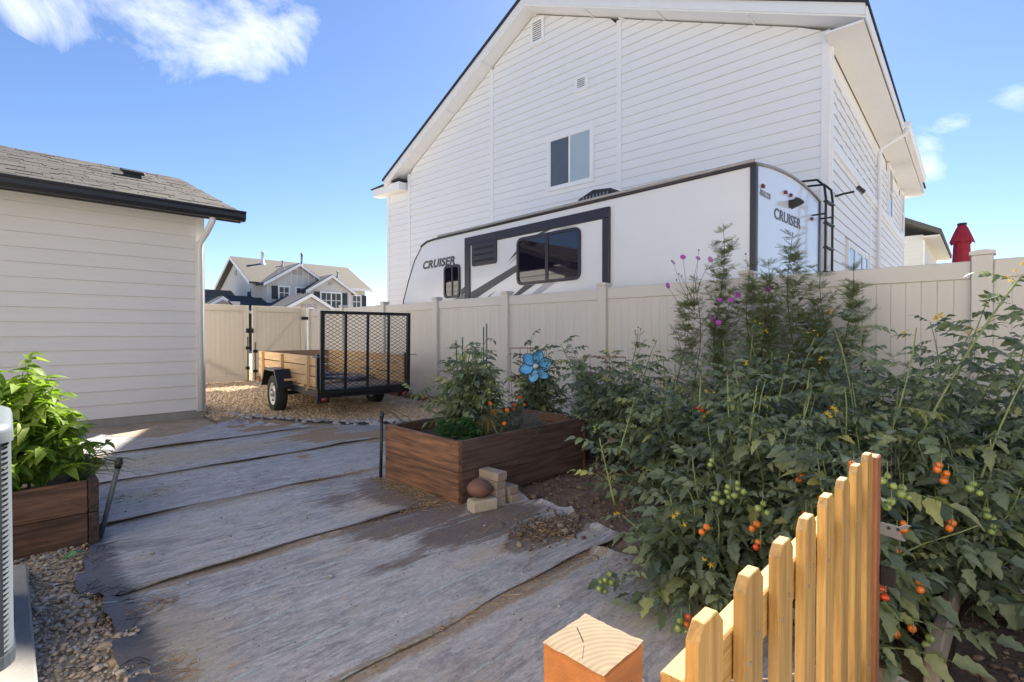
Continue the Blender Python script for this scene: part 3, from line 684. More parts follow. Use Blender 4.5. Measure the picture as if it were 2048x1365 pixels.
# ================================================================== own house (the wall the air conditioner serves, left of the view)
ow = empty('house_wall', (-1.45, 0, 0), 0, kind='structure')
M['own_siding'] = material('own_siding', (.72, .69, .63), .6, .03, 8, (1, .25, 3), .2, 25)
MB().box(-6, -.03, -7.5, 5.2, -.1, 5.4).build('wall_core', M['own_siding'], ow)
for i in range(29):
    lapboard(ow, M['own_siding'], -7.5, 5.2, -7.5, 5.2, .2+i*.178, .378+i*.178, lambda s, o, z: (o-.03, s, z))
MB().prism([(-6.6, 5.3), (.55, 5.3), (.55, 5.45), (-3.0, 7.3), (-6.6, 5.6)], 'y', -8, 5.6).build('roof', M['shingle_dark'], ow)

# ================================================================== landscape fabric
def fabric_material():
    m = bpy.data.materials.new('woven_fabric'); m.use_nodes = True; t = m.node_tree; l = t.links; t.nodes.clear()
    out = N(t, 'ShaderNodeOutputMaterial'); bs = N(t, 'ShaderNodeBsdfPrincipled'); l.new(bs.outputs[0], out.inputs[0])
    bs.inputs['Roughness'].default_value = .62; bs.inputs['Specular IOR Level'].default_value = .45
    tcn = N(t, 'ShaderNodeTexCoord')
    def mth(op, a, b=None, clamp=False):
        n = N(t, 'ShaderNodeMath', operation=op); n.use_clamp = clamp
        for i, x in enumerate((a, b)):
            if x is None: continue
            if isinstance(x, (int, float)): n.inputs[i].default_value = x
            else: l.new(x, n.inputs[i])
        return n.outputs[0]
    def noise(scale, st, det=6, ro=.6, dist=0.0):
        mp = N(t, 'ShaderNodeMapping'); mp.inputs['Scale'].default_value = st; l.new(tcn.outputs['Object'], mp.inputs[0])
        n = N(t, 'ShaderNodeTexNoise'); n.inputs['Scale'].default_value = scale; n.inputs['Detail'].default_value = det
        n.inputs['Roughness'].default_value = ro; n.inputs['Distortion'].default_value = dist; l.new(mp.outputs[0], n.inputs[0]); return n.outputs['Fac']
    def ramp(x, a, b):
        n = N(t, 'ShaderNodeMapRange'); n.inputs[1].default_value = a; n.inputs[2].default_value = b; n.interpolation_type = 'SMOOTHSTEP'; l.new(x, n.inputs[0]); return n.outputs[0]
    def mix(f, c1, c2):
        n = N(t, 'ShaderNodeMixRGB')
        if isinstance(f, (int, float)): n.inputs[0].default_value = f
        else: l.new(f, n.inputs[0])
        for i, c in ((1, c1), (2, c2)):
            if isinstance(c, tuple): n.inputs[i].default_value = (*c, 1)
            else: l.new(c, n.inputs[i])
        return n.outputs[0]
    streak = noise(3.4, (1.9, 9, 9), 10, .8, 1.1); big = noise(1.1, (.8, 1.3, 1), 5, .6); fine = noise(60, (1, 1, 1), 4, .7); grain = noise(14, (.5, 2.4, 1), 7, .75)
    c = mix(ramp(streak, .34, .66), (.19, .180, .184), (.56, .535, .52))
    c = mix(mth('MULTIPLY', ramp(big, .42, .62), .5), c, (.50, .48, .455))
    c = mix(mth('MULTIPLY', ramp(noise(2.3, (.7, 1.4, 1), 7, .7, .6), .5, .66), .55), c, (.13, .12, .125))
    c = mix(mth('MULTIPLY', ramp(noise(5.5, (.6, 1.5, 1), 8, .75, .3), .52, .66), .5), c, (.44, .37, .28))
    # dried silt, veil and spots; the first spot is sunlight painted into the colour
    sx = N(t, 'ShaderNodeSeparateXYZ'); l.new(tcn.outputs['Object'], sx.inputs[0])
    spots = [(1.35, 5.95, 1.25, .42, 1.0), (.45, 2.35, .28, .50, .9), (2.0, 3.3, .5, .35, .8), (1.7, 2.72, .8, .16, .55), (1.95, 2.1, .45, .14, .7), (1.1, 1.4, .9, .2, .45),
             (.75, 4.75, .4, .22, .6), (.8, 6.6, .55, .13, .6), (1.25, 4.05, .6, .08, .6), (1.0, 2.95, .8, .07, .5), (1.45, 1.66, .9, .06, .8), (1.75, 1.1, .5, .35, .6)]
    fld = None
    for (x, y, rx, ry, w) in spots:
        dx = mth('DIVIDE', mth('SUBTRACT', sx.outputs[0], x), rx); dy = mth('DIVIDE', mth('SUBTRACT', sx.outputs[1], y), ry)
        d = mth('SQRT', mth('ADD', mth('MULTIPLY', dx, dx), mth('MULTIPLY', dy, dy)))
        q = mth('MULTIPLY', mth('SUBTRACT', 1.3, d), w); fld = q if fld is None else mth('MAXIMUM', fld, q)
    fld = mth('MAXIMUM', fld, -.4)
    dust_sun = ramp(mth('ADD', mth('MULTIPLY', fld, .55), mth('ADD', mth('MULTIPLY', grain, .9), mth('MULTIPLY', streak, .5))), .78, 1.25)
    c = mix(mth('MULTIPLY', dust_sun, .78), c, mix(fine, (.52, .44, .33), (.38, .32, .24)))
    # dirt gathered along each seam, and the dark worn left margin
    sm = None
    for ys in SEAM:
        q = mth('ABSOLUTE', mth('SUBTRACT', sx.outputs[1], ys-.075)); sm = q if sm is None else mth('MINIMUM', sm, q)
    sdirt = ramp(mth('SUBTRACT', mth('MULTIPLY', grain, .16), sm), .015, .055)
    c = mix(mth('MULTIPLY', sdirt, .85), c, mix(fine, (.20, .135, .085), (.40, .31, .21)))
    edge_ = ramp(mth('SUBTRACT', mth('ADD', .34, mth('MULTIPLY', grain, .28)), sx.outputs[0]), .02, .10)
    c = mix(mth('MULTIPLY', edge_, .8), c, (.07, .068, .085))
    # damp dirt by the planter
    sp2 = None
    for (x, y, rx, ry, w) in [(1.9, 2.85, .55, .26, 1.1), (2.2, 2.45, .62, .26, 1.1), (2.15, 3.4, .3, .65, 1.0), (2.45, 1.2, .3, .35, 1.0), (2.4, 2.05, .5, .18, 1.0), (1.75, 3.6, .3, .25, .6), (1.5, 2.35, .35, .12, .55)]:
        dx = mth('DIVIDE', mth('SUBTRACT', sx.outputs[0], x), rx); dy = mth('DIVIDE', mth('SUBTRACT', sx.outputs[1], y), ry)
        q = mth('MULTIPLY', mth('SUBTRACT', 1.25, mth('SQRT', mth('ADD', mth('MULTIPLY', dx, dx), mth('MULTIPLY', dy, dy)))), w)
        sp2 = q if sp2 is None else mth('MAXIMUM', sp2, q)
    wet = ramp(mth('ADD', sp2, mth('MULTIPLY', mth('SUBTRACT', grain, .5), 1.6)), .25, .6)
    c = mix(mth('MULTIPLY', wet, .85), c, mix(fine, (.085, .06, .045), (.20, .145, .105)))
    # pale green marker threads along the roll, every 0.3 m
    wob = mth('MULTIPLY', mth('SUBTRACT', noise(1.6, (1, .3, 1), 4, .55), .5), .2)
    ph = mth('ABSOLUTE', mth('SUBTRACT', mth('FRACT', mth('DIVIDE', mth('ADD', sx.outputs[1], wob), .305)), .5))
    ln = mth('MULTIPLY', mth('LESS_THAN', ph, .0125), ramp(noise(4, (1, 3, 1), 4), .42, .52))
    ln = mth('MULTIPLY', ln, mth('SUBTRACT', 1.0, mth('MULTIPLY', dust_sun, .7)))
    c = mix(mth('MULTIPLY', ln, .6), c, (.40, .60, .57))
    weave = noise(170, (1, 1, 1), 2, .5)
    vsc = N(t, 'ShaderNodeVectorMath', operation='SCALE'); l.new(c, vsc.inputs[0]); l.new(mth('ADD', .15, mth('ADD', mth('MULTIPLY', fine, .9), mth('ADD', mth('MULTIPLY', weave, .5), mth('MULTIPLY', noise(28, (.6, 1.6, 1), 5, .8), .35)))), vsc.inputs['Scale'])
    l.new(vsc.outputs[0], bs.inputs['Base Color'])
    l.new(mth('ADD', .5, mth('MULTIPLY', dust_sun, .4)), bs.inputs['Roughness'])
    bp = N(t, 'ShaderNodeBump'); bp.inputs['Strength'].default_value = .55; bp.inputs['Distance'].default_value = .012
    l.new(mth('ADD', mth('MULTIPLY', streak, 1.0), mth('ADD', mth('MULTIPLY', grain, .5), mth('MULTIPLY', fine, .16))), bp.inputs['Height']); l.new(bp.outputs[0], bs.inputs['Normal'])
    return m
SEAM = [-.9, .42, 1.75, 3.05, 4.22, 5.36, 6.62, 8.10]
M['fabric'] = fabric_material()
fab = empty('landscape_fabric', (0, 0, 0), 0, kind='structure')
def xl(y): return .27 + .035*math.sin(y*7.3)+.02*math.sin(y*17+1) + (0.06 if y < 2.6 else 0)*math.sin(y*3) - (.0 if y < 3.9 else .75)*min(1, max(0, (y-3.85)/.1))
def xr(y, i):
    base = [2.2, 2.42, 2.72, 3.95, 4.7, 4.05, 0][i] if i < 6 else 2.75 - .5*max(0, y-6.9)
    return base + .07*math.sin(y*5+i)+.04*math.sin(y*13+i*2) + (-(y-5.36)*.62 if i == 5 else 0)
for i in range(7):
    y0, y1 = SEAM[i]-.05, SEAM[i+1]+.02
    nx, ny = 150, 22; V = []
    for j in range(ny+1):
        t = j/ny; 
        for k in range(nx+1):
            s = k/nx; yb = y0+(y1-y0)*t
            a, b = xl(yb), xr(yb, i); x = a+(b-a)*s
            y = yb + (1-t)**6*(.018*math.sin(x*3.1+i)+.010*math.sin(x*9+i*3)) + (.05*math.sin(x*2.2) if i == 6 and t > .9 else 0)
            z = .006+.0015*i + .004*vn(x*.9, y*4, i)+.003*vn(x*2.7, y*11, i*2) + .002*math.sin(y*60+x*3)
            z += max(0, 1-t*15)*(.007+.010*max(0, math.sin(x*1.7+i*2))+.004*math.sin(x*6+i))
            e = min(s*(b-a), (1-s)*(b-a)); z += max(0, .06-e)*(.25+.35*math.sin(yb*23+i)) if e < .06 else 0
            if i == 6: z += max(0, t-.9)*.22*(1+math.sin(x*3+1))
            if x < .62 and 2.3 < y < 3.7: z += .015*(1+math.sin(y*15+x*9))*max(0, (.62-x)/.35)
            if i == 6:
                ye = np.interp(x, (-.5, .45, .8, 1.3, 1.9, 2.5, 3), (8.1, 8.08, 7.75, 7.18, 7.5, 7.98, 7.9))+.04*math.sin(x*11); y = y0+(ye-y0)*(y-y0)/(y1-y0)
            V.append((x, y, z))
    F = [(j*(nx+1)+k, j*(nx+1)+k+1, (j+1)*(nx+1)+k+1, (j+1)*(nx+1)+k) for j in range(ny) for k in range(nx)]
    o = link('fabric_strip', mesh(V, F, M['fabric'], True), fab)
sheet('bare_dirt', -3, 2.6, 6.9, 8.62, 50, 24, lambda x, y: .003+.006*vn(x*4, y*4), material('pale_dirt', (.42, .33, .24), .95, .2, 14, bump=.6, bscale=50, bdist=.015, col2=(.30, .235, .17), c2scale=3))
# torn dark edge strands on the near left and along the gravel
M['black_thread'] = material('black_thread', (.018, .017, .022), .6, .2, 20)
tm = MB()
for k in range(46):
    y = rnd.uniform(2.3, 3.75); x = xl(y)+rnd.uniform(-.03, .05)
    p = [(x, y, .02)]; a = rnd.uniform(0, 6.3)
    for q in range(4): a += rnd.uniform(-.9, .9); p.append((p[-1][0]+.03*math.cos(a), p[-1][1]+.03*math.sin(a), .018+rnd.uniform(0, .02)))
    tm.tube(p, .0013, 4, False)
tag(tm.build('frayed_threads', M['black_thread'], fab), kind='stuff')

# ================================================================== stones: joined masses and picked stones
def ico():
    t = (1+5**.5)/2
    v = np.array([(-1,t,0),(1,t,0),(-1,-t,0),(1,-t,0),(0,-1,t),(0,1,t),(0,-1,-t),(0,1,-t),(t,0,-1),(t,0,1),(-t,0,-1),(-t,0,1)], float); v /= np.linalg.norm(v[0])
    f = np.array([(0,11,5),(0,5,1),(0,1,7),(0,7,10),(0,10,11),(1,5,9),(5,11,4),(11,10,2),(10,7,6),(7,1,8),(3,9,4),(3,4,2),(3,2,6),(3,6,8),(3,8,9),(4,9,5),(2,4,11),(6,2,10),(8,6,7),(9,8,1)])
    return v, f
IV, IF = ico()
def fast_mesh(V, F, mat, smooth=True, rndcol=None):
    me = bpy.data.meshes.new('m'); nv, nf = len(V), len(F); w = F.shape[1]
    me.vertices.add(nv); me.vertices.foreach_set('co', np.asarray(V, np.float32).ravel())
    me.loops.add(nf*w); me.loops.foreach_set('vertex_index', np.asarray(F, np.int32).ravel())
    me.polygons.add(nf); me.polygons.foreach_set('loop_start', np.arange(0, nf*w, w, dtype=np.int32)); me.polygons.foreach_set('loop_total', np.full(nf, w, np.int32))
    if smooth: me.polygons.foreach_set('use_smooth', np.ones(nf, bool))
    if rndcol is not None:
        at = me.attributes.new('rnd', 'FLOAT', 'POINT'); at.data.foreach_set('value', np.asarray(rndcol, np.float32))
    me.materials.append(mat); me.update(calc_edges=True); me.validate(); return me
def pebbles(P, size, mat, flat=.6, spread=.5):
    n = len(P); sz = size*np.exp(NR.normal(0, spread*.6, n))[:, None, None]
    B = IV[None]*(1+NR.uniform(-.16, .16, (n, 12, 1)))
    sc = np.stack([NR.uniform(.75, 1.35, n), NR.uniform(.7, 1.1, n), NR.uniform(flat*.75, flat*1.25, n)], 1)[:, None, :]
    B = B*sc*sz; a = NR.uniform(0, 6.283, n); tl = NR.normal(0, .3, n)
    ca, sa = np.cos(a)[:, None], np.sin(a)[:, None]; ct, st = np.cos(tl)[:, None], np.sin(tl)[:, None]
    x, y, z = B[..., 0], B[..., 1], B[..., 2]
    y, z = y*ct-z*st, y*st+z*ct
    x, y = x*ca-y*sa, x*sa+y*ca
    V = np.stack([x, y, z], -1)+np.asarray(P)[:, None, :]
    F = (IF[None]+12*np.arange(n)[:, None, None]).reshape(-1, 3)
    return fast_mesh(V.reshape(-1, 3), F, mat, True, np.repeat(NR.uniform(0, 1, n), 12))
def stone_material(name, cols, rough=.85):
    m = bpy.data.materials.new(name); m.use_nodes = True; t = m.node_tree; l = t.links; bs = t.nodes['Principled BSDF']; bs.inputs['Roughness'].default_value = rough
    at = N(t, 'ShaderNodeAttribute', attribute_name='rnd'); oi = N(t, 'ShaderNodeObjectInfo'); ad = N(t, 'ShaderNodeMath', operation='ADD'); l.new(at.outputs['Fac'], ad.inputs[0]); l.new(oi.outputs['Random'], ad.inputs[1])
    fr = N(t, 'ShaderNodeMath', operation='FRACT'); l.new(ad.outputs[0], fr.inputs[0])
    cr = N(t, 'ShaderNodeValToRGB'); cr.color_ramp.interpolation = 'LINEAR'; e = cr.color_ramp.elements
    while len(e) < len(cols): e.new(.5)
    for i, c in enumerate(cols): e[i].position = i/(len(cols)-1); e[i].color = (*c, 1)
    l.new(fr.outputs[0], cr.inputs[0])
    nzz = N(t, 'ShaderNodeTexNoise'); nzz.inputs['Scale'].default_value = 45; nzz.inputs['Detail'].default_value = 6; tcn = N(t, 'ShaderNodeTexCoord'); l.new(tcn.outputs['Object'], nzz.inputs[0])
    mr = N(t, 'ShaderNodeMapRange'); mr.inputs[3].default_value = .72; mr.inputs[4].default_value = 1.28; l.new(nzz.outputs['Fac'], mr.inputs[0])
    vm = N(t, 'ShaderNodeVectorMath', operation='SCALE'); l.new(cr.outputs[0], vm.inputs[0]); l.new(mr.outputs[0], vm.inputs['Scale']); l.new(vm.outputs[0], bs.inputs['Base Color'])
    bp = N(t, 'ShaderNodeBump'); bp.inputs['Strength'].default_value = .25; bp.inputs['Distance'].default_value = .004; l.new(nzz.outputs['Fac'], bp.inputs['Height']); l.new(bp.outputs[0], bs.inputs['Normal'])
    return m
M['gravel'] = stone_material('tan_gravel', [(.58, .41, .26), (.48, .34, .21), (.62, .48, .33), (.53, .39, .25), (.38, .27, .18), (.60, .45, .29), (.62, .54, .42)])
M['gravel_mix'] = stone_material('mixed_gravel', [(.46, .37, .27), (.54, .42, .28), (.32, .27, .22), (.60, .52, .41), (.44, .33, .22), (.28, .25, .24), (.56, .41, .25)])
M['river'] = stone_material('river_stone', [(.36, .35, .35), (.46, .44, .42), (.26, .27, .30), (.40, .36, .33), (.55, .53, .5), (.30, .28, .27)], .7)
M['gravel_base'] = material('gravel_bed_soil', (.38, .28, .18), .95, .4, 60, bump=.9, bscale=90, bdist=.02)
def gz(y): return .012 + max(0, y-7.5)*.016
gbed = sheet('gravel_drive', 2.05, 5.55, 5.0, 18, 40, 120, lambda x, y: gz(y)+.006*vn(x*2, y*2), M['gravel_base'])
P = []
def in_gravel(x, y):
    edge = 8.05 if x < 2.5 else (8.05-(x-2.5)*1.95 if x < 3.3 else 6.5-(x-3.3)*.85)
    return y > edge + .10*math.sin(x*9)+.05*math.sin(x*23)
while len(P) < 30000:
    y = 5.0+ (13.6-5.0)*rnd.random()**1.15; x = rnd.uniform(2.08, 5.5)
    if in_gravel(x, y): P.append((x, y, gz(y)+rnd.uniform(-.004, .014)))
o = link('gravel', pebbles(P, .0165, M['gravel'], .62, .55), gbed); o['kind'] = 'stuff'
P = [(rnd.uniform(2.1, 5.5), rnd.uniform(13.2, 15.5), gz(13.5)+.02) for _ in range(3000)]
o = link('gravel', pebbles(P, .022, M['gravel']), gbed); o['kind'] = 'stuff'
me_st = [pebbles([(0, 0, 0)], .042, M['river'], .6, .3) for _ in range(6)]
def smooth_stone(size, mat, fl=.6, seed=0):
    r2 = random.Random(seed); bm = bmesh.new(); bmesh.ops.create_icosphere(bm, subdivisions=2, radius=size)
    a, b, c = r2.uniform(.9, 1.4), r2.uniform(.75, 1.05), r2.uniform(fl*.8, fl*1.2); ph = r2.uniform(0, 9)
    for v in bm.verts:
        p = v.co/size; n_ = 1+.10*math.sin(p.x*3+ph)*math.cos(p.y*2.6+ph*2)+.06*math.sin(p.z*5+ph)
        v.co = Vector((p.x*a, p.y*b, p.z*c))*size*n_
    me = bpy.data.meshes.new('m'); bm.to_mesh(me); bm.free(); me.materials.append(mat); me.polygons.foreach_set('use_smooth', [True]*len(me.polygons)); return me
ss = [smooth_stone(.042, M['river'], .62, k) for k in range(8)]
for k in range(110):     # pale stones scattered along the ragged fabric edge
    x = rnd.uniform(2.35, 4.6); e = 8.05-(x-2.5)*1.95 if x < 3.3 else 6.5-(x-3.3)*.85
    y = e+rnd.gauss(.02, .13); o = link('stone', rnd.choice(ss), gbed, (x, y, .03), (rnd.uniform(-.3, .3), rnd.uniform(-.3, .3), rnd.uniform(0, 6.3))); s = rnd.uniform(.45, 1.15); o.scale = (s, s, s)
M['fabric_black'] = material('fabric_black', (.035, .034, .042), .7, .35, 6, (1, 6, 1), .5, 20, col2=(.10, .095, .10), c2scale=4)
for k in range(5):       # ruffled black fabric edge along the gravel
    x0 = 2.45+k*.40; V = []; F = []; n = 14
    for i in range(n+1):
        x = x0+.46*i/n; e = 8.05-(x-2.5)*1.95 if x < 3.3 else 6.5-(x-3.3)*.85; e -= .07
        for j in range(5):
            V.append((x+.02*math.sin(j+i), e-.10+.06*j+.03*math.sin(i*1.9+k), .014+.03*abs(math.sin(i*1.3+k+j*.8))*(1 if 0 < j < 4 else .2)))
    for i in range(n):
        for j in range(4): F.append((i*5+j, (i+1)*5+j, (i+1)*5+j+1, i*5+j+1))
    link('fabric_ruffle', mesh(V, F, M['fabric_black'], True), fab)
# gravel strip beside the pad, near left
ls = sheet('gravel_strip', -.2, .36, 1.2, 3.85, 20, 60, lambda x, y: .006+.008*vn(x*6, y*6), material('strip_soil', (.42, .34, .25), .95, .3, 40, bump=.8, bscale=70, bdist=.015))
P = [(rnd.uniform(-.1, xl(y)+.03), y, .012+rnd.uniform(0, .012)) for y in [rnd.uniform(1.3, 3.85) for _ in range(5200)]]
o = link('gravel', pebbles(P, .0060, M['gravel_mix'], .6, .8), ls); o['kind'] = 'stuff'
for k in range(45):
    y = rnd.uniform(1.7, 3.8); o = link('stone', rnd.choice(ss), ls, (rnd.uniform(.06, xl(y)-.01), y, .02), (rnd.uniform(-.3, .3), rnd.uniform(-.3, .3), rnd.uniform(0, 6.3))); s = rnd.uniform(.16, .38); o.scale = (s, s, s*.8)
# little stones lying on the fabric
for (x, y, s) in ((.565, 3.42, .5), (.60, 3.36, .42), (.62, 2.88, .55), (1.15, 2.45, .62), (1.9, 1.95, .4), (2.0, 1.87, .3), (1.55, 2.05, .25), (1.45, 1.2, .4), (2.15, 2.4, .4), (1.2, 3.6, .3), (1.75, 1.45, .35), (2.6, 4.3, .5), (1.5, 4.6, .3), (2.1, 5.2, .4)):
    o = link('stone', rnd.choice(ss), fab, (x, y, .022), (0, 0, rnd.uniform(0, 6))); o.scale = (s*.6, s*.6, s*.6)

# ================================================================== utility trailer
tr = empty('utility_trailer', (3.74, 6.82, 0), R(-5), 'small utility trailer with pine plank sides and black mesh tailgate on the gravel', 'trailer')
M['pine'] = material('pine_plank', (.56, .36, .18), .65, .22, 3.2, (1, 14, 14), .25, 25, objrand=.12, col2=(.66, .46, .26), c2scale=1.5)
M['pine_grey'] = material('weathered_pine', (.30, .20, .125), .75, .3, 3, (1, 14, 14), .3, 25, objrand=.15)
hw, LT, zb = .68, 3.25, .46
for s in (-1, 1): bar('frame_rail', tr, M['black_metal'], s*hw-.03, s*hw+.03, 0, LT, zb-.09, zb-.01)
bar('frame_rail', tr, M['black_metal'], -hw-.03, hw+.03, -.05, .03, zb-.11, zb+.02)
bar('frame_rail', tr, M['black_metal'], -hw-.03, hw+.03, LT-.05, LT+.01, zb-.09, zb-.01)
for k in range(9): plank('deck_board', tr, M['pine_grey'], LT-.06, .145, .035, (-hw+.075+k*.151, LT/2, zb+.008), (0, 1, 0), (0, 0, 1))
for s in (-1, 1):
    for k in range(3): plank('side_board', tr, M['pine'], LT, .135, .035, (s*(hw-.03), LT/2, zb+.10+k*.150), (0, 1, 0), (-s, 0, 0), b=.005)
    for y in (.42, 1.72, 2.9): plank('stake', tr, M['pine'] if s < 0 else M['pine_grey'], .50, .085, .04, (s*(hw+.010), y, zb+.21), (0, 0, 1), (-s, 0, 0), b=.004)
    bar('corner_post', tr, M['black_metal'], s*hw-.03, s*hw+.03, -.03, .03, zb-.12, zb+.50)
    f_ = MB(); poly = [(1.02, .50), (1.02, .44), (1.20, .66), (1.72, .66), (1.92, .42), (1.92, .48), (1.75, .70), (1.17, .70)]
    x0, x1 = (s*(hw+.04), s*(hw+.27)); f_.prism([(1.00, .43), (1.19, .67), (1.73, .67), (1.93, .40), (1.96, .40), (1.75, .70), (1.17, .70), (.97, .43)], 'x', min(x0, x1), max(x0, x1))
    fd = f_.build('fender', M['black_metal'], tr)
    wheel(tr, (s*(hw+.145), 1.46, .30), .298, .17, s, M['white_steel'])
    tl_ = empty('tail_light', (s*(hw-.06), -.06, zb-.13), 0, parent=tr); 
    MB().lathe([(.001, -.015), (.036, -.015), (.04, .0), (.04, .06)], 'y', 16).build('lens', M['red_lens'], tl_, smooth=True); bar('bracket', tl_, M['black_metal'], -.08, .09, .06, .09, -.05, .05)
    bar('side_reflector', tr, M['amber_lens'], s*(hw+.03)-.012, s*(hw+.03)+.012, LT-.18, LT-.10, zb-.08, zb-.02)
plank('axle', tr, M['black_metal'], 2*hw+.2, .06, .06, (0, 1.46, .30), (1, 0, 0))
for k in range(3): plank('front_board', tr, M['pine_grey'], 2*hw-.1, .135, .035, (0, LT-.03, zb+.10+k*.15), (1, 0, 0), (0, -1, 0), b=.005)
MB().tube([(-hw, LT, zb-.05), (0, LT+1.1, zb-.07), (hw, LT, zb-.05)], .035, 6).build('tongue', M['black_metal'], tr)
tg = empty('tailgate', (0, -.085, zb-.03), R(0), parent=tr); tg.rotation_euler = (R(1.5), 0, 0)
TH = 1.14
for s in (-1, 1): bar('upright', tg, M['black_metal'], s*.66-.028, s*.66+.028, -.02, .02, 0, TH)
bar('top_bar', tg, M['black_metal'], -.632, .632, -.02, .02, TH-.045, TH); bar('bottom_bar', tg, M['black_metal'], -.632, .632, -.021, .021, -.02, .045)
for x in (-.33, 0, .33): bar('upright', tg, M['black_metal'], x-.018, x+.018, -.014, .014, .045, TH-.045)
mm = MB(); dw_, dh_ = .052, .026; x0, x1, z0, z1 = -.632, .632, .045, TH-.045
def strand(sl_):
    c = z0 - 2*(x1-x0)
    while c < z1 + 2*(x1-x0):
        xa, xb = x0, x1; za = c + sl_*(xa-x0); zb2 = c + sl_*(xb-x0)
        lo, hi = 0.0, 1.0
        for (lim, sg) in ((z0, 1), (z1, -1)):
            da, db = sg*(za-lim), sg*(zb2-lim)
            if da < 0 and db < 0: lo, hi = 1, 0; break
            if da < 0: lo = max(lo, da/(da-db))
            if db < 0: hi = min(hi, da/(da-db))
        if hi - lo > .001:
            p = [(xa+(xb-xa)*t, za+(zb2-za)*t) for t in (lo, hi)]
            w = .0034
            mm.add([(p[0][0], .003, p[0][1]-w), (p[1][0], .003, p[1][1]-w), (p[1][0], .003, p[1][1]+w), (p[0][0], .003, p[0][1]+w), (p[0][0], .009, p[0][1]-w), (p[1][0], .009, p[1][1]-w), (p[1][0], .009, p[1][1]+w), (p[0][0], .009, p[0][1]+w)], [(0, 1, 2, 3), (7, 6, 5, 4), (0, 4, 5, 1), (2, 6, 7, 3)])
        c += .054
strand(.58); strand(-.58)
mg = mm.build('steel_mesh', M['black_metal'], tg, fix=False); mg['kind'] = 'stuff'
for s in (-1, 1): MB().tube([(s*.69, 0, .5), (s*.80, 0, .5), (s*.80, 0, .47)], .009, 6).build('latch_pin', M['galv'], tg)
for k, (z, x) in enumerate(((-.005, -.48), (-.005, .45))): bar('hinge', tg, M['black_metal'], x-.06, x+.06, -.035, -.0215, z-.02, z+.02)
# things lying in the trailer
hm = MB(); pts = []
for i in range(150):
    a = i*.42; r = .36+.05*math.sin(i*.31); pts.append((3.95+r*math.cos(a)*1.05+.04*math.sin(i), 8.1+r*math.sin(a)*1.4, .515+.012*(i % 11)/4+.02*math.sin(i*.7)))
M['hose'] = material('hose', (.16, .165, .18), .5, .15, 8)
ho = hm.tube(pts, .014, 6).build('garden_hose', M['hose'], None, smooth=True); tag(ho, 'coiled grey hose lying in the bed of the utility trailer', 'hose')
for k, (x, y, L, a) in enumerate(((3.55, 7.55, 1.2, .12), (3.75, 7.9, 1.5, -.35))):
    o = plank('loose_board', None, M['pine'], L, .09, .03, (x, y, .508+.035*k), (math.cos(a+.3), math.sin(a+.3), 0), (0, 0, 1))
    tag(o, ('short pine board lying under another in the trailer bed', 'longer pine board lying across another in the trailer bed')[k], 'board', 'loose boards in the trailer')
rope = MB(); rope.tube([(3.25+.5*t+.06*math.sin(t*9), 7.2+1.5*t, .505+.01*math.sin(t*20)) for t in np.linspace(0, 1, 24)], .012, 6)
tag(rope.build('hose_length', M['hose'], None, smooth=True), 'loose length of grey hose on the trailer deck near the tailgate', 'hose')
# ================================================================== raised planters
M['stain'] = material('stained_plank', (.24, .120, .064), .62, .7, 2.6, (1, 13, 13), .5, 22, objrand=.16, col2=(.085, .042, .028), c2scale=2.2, c2lo=.42, c2hi=.68)
M['stain_shaded'] = material('stained_plank_shaded', (.090, .056, .042), .65, .7, 2.6, (1, 13, 13), .5, 22, objrand=.15, col2=(.17, .105, .075), c2scale=2.4, c2lo=.5, c2hi=.8)  # same stain darkened: shade painted into the central planter's front boards
M['cut_wood'] = material('cut_wood', (.36, .22, .12), .75, .2, 20)
M['bed_soil'] = material('bed_soil', (.062, .045, .034), .95, .4, 30, bump=.9, bscale=45, bdist=.02)
pb = empty('raised_planter', (2.3, 2.85, 0), 0, 'stained plank planter box with bricks leaning at its corner', 'planter', 'raised planter boxes')
bx_, by_, bh = 1.52, 1.0, .232
for k in range(2):
    z = .005+bh*(k+.5)
    plank('side_board', pb, M['stain'], by_-.003, bh-.004, .036, (.018, by_/2, z), (0, 1, 0), (1, 0, 0), b=.004)
    plank('side_board', pb, M['stain'], by_-.003, bh-.004, .036, (bx_-.018, by_/2, z), (0, 1, 0), (1, 0, 0), b=.004)
    plank('end_board', pb, M['stain_shaded'], bx_-.074, bh-.004, .036, (bx_/2, .019, z), (1, 0, 0), (0, 1, 0), b=.004)
    plank('end_board', pb, M['stain_shaded'], bx_-.074, bh-.004, .036, (bx_/2, by_-.019, z), (1, 0, 0), (0, 1, 0), b=.004)
for (x, y) in ((.06, .06), (bx_-.06, .06), (.06, by_-.06), (bx_-.06, by_-.06)): plank('corner_post', pb, M['stain_shaded'], .455, .045, .045, (x, y, .235), (0, 0, 1), (1, 0, 0))
sheet('planter_soil', 2.34, 3.78, 2.89, 3.81, 24, 16, lambda x, y: .37+.02*vn(x*5, y*5), M['bed_soil'], None).parent = pb
bpy.data.objects['planter_soil'].location = (-2.3, -2.85, 0)
for (x, y, z) in ((-.002, .045, .30), (-.002, .04, .13), (-.002, .95, .33), (.0, .05, .43)):
    MB().lathe([(.001, -.003), (.0045, -.003), (.0045, 0)], 'x', 8, (x, y, z)).build('screw', M['galv'], pb)
lp = empty('raised_planter', (-1.15, 3.85, 0), 0, 'reddish brown planter box holding leafy pepper plants beside the air conditioner', 'planter', 'raised planter boxes')
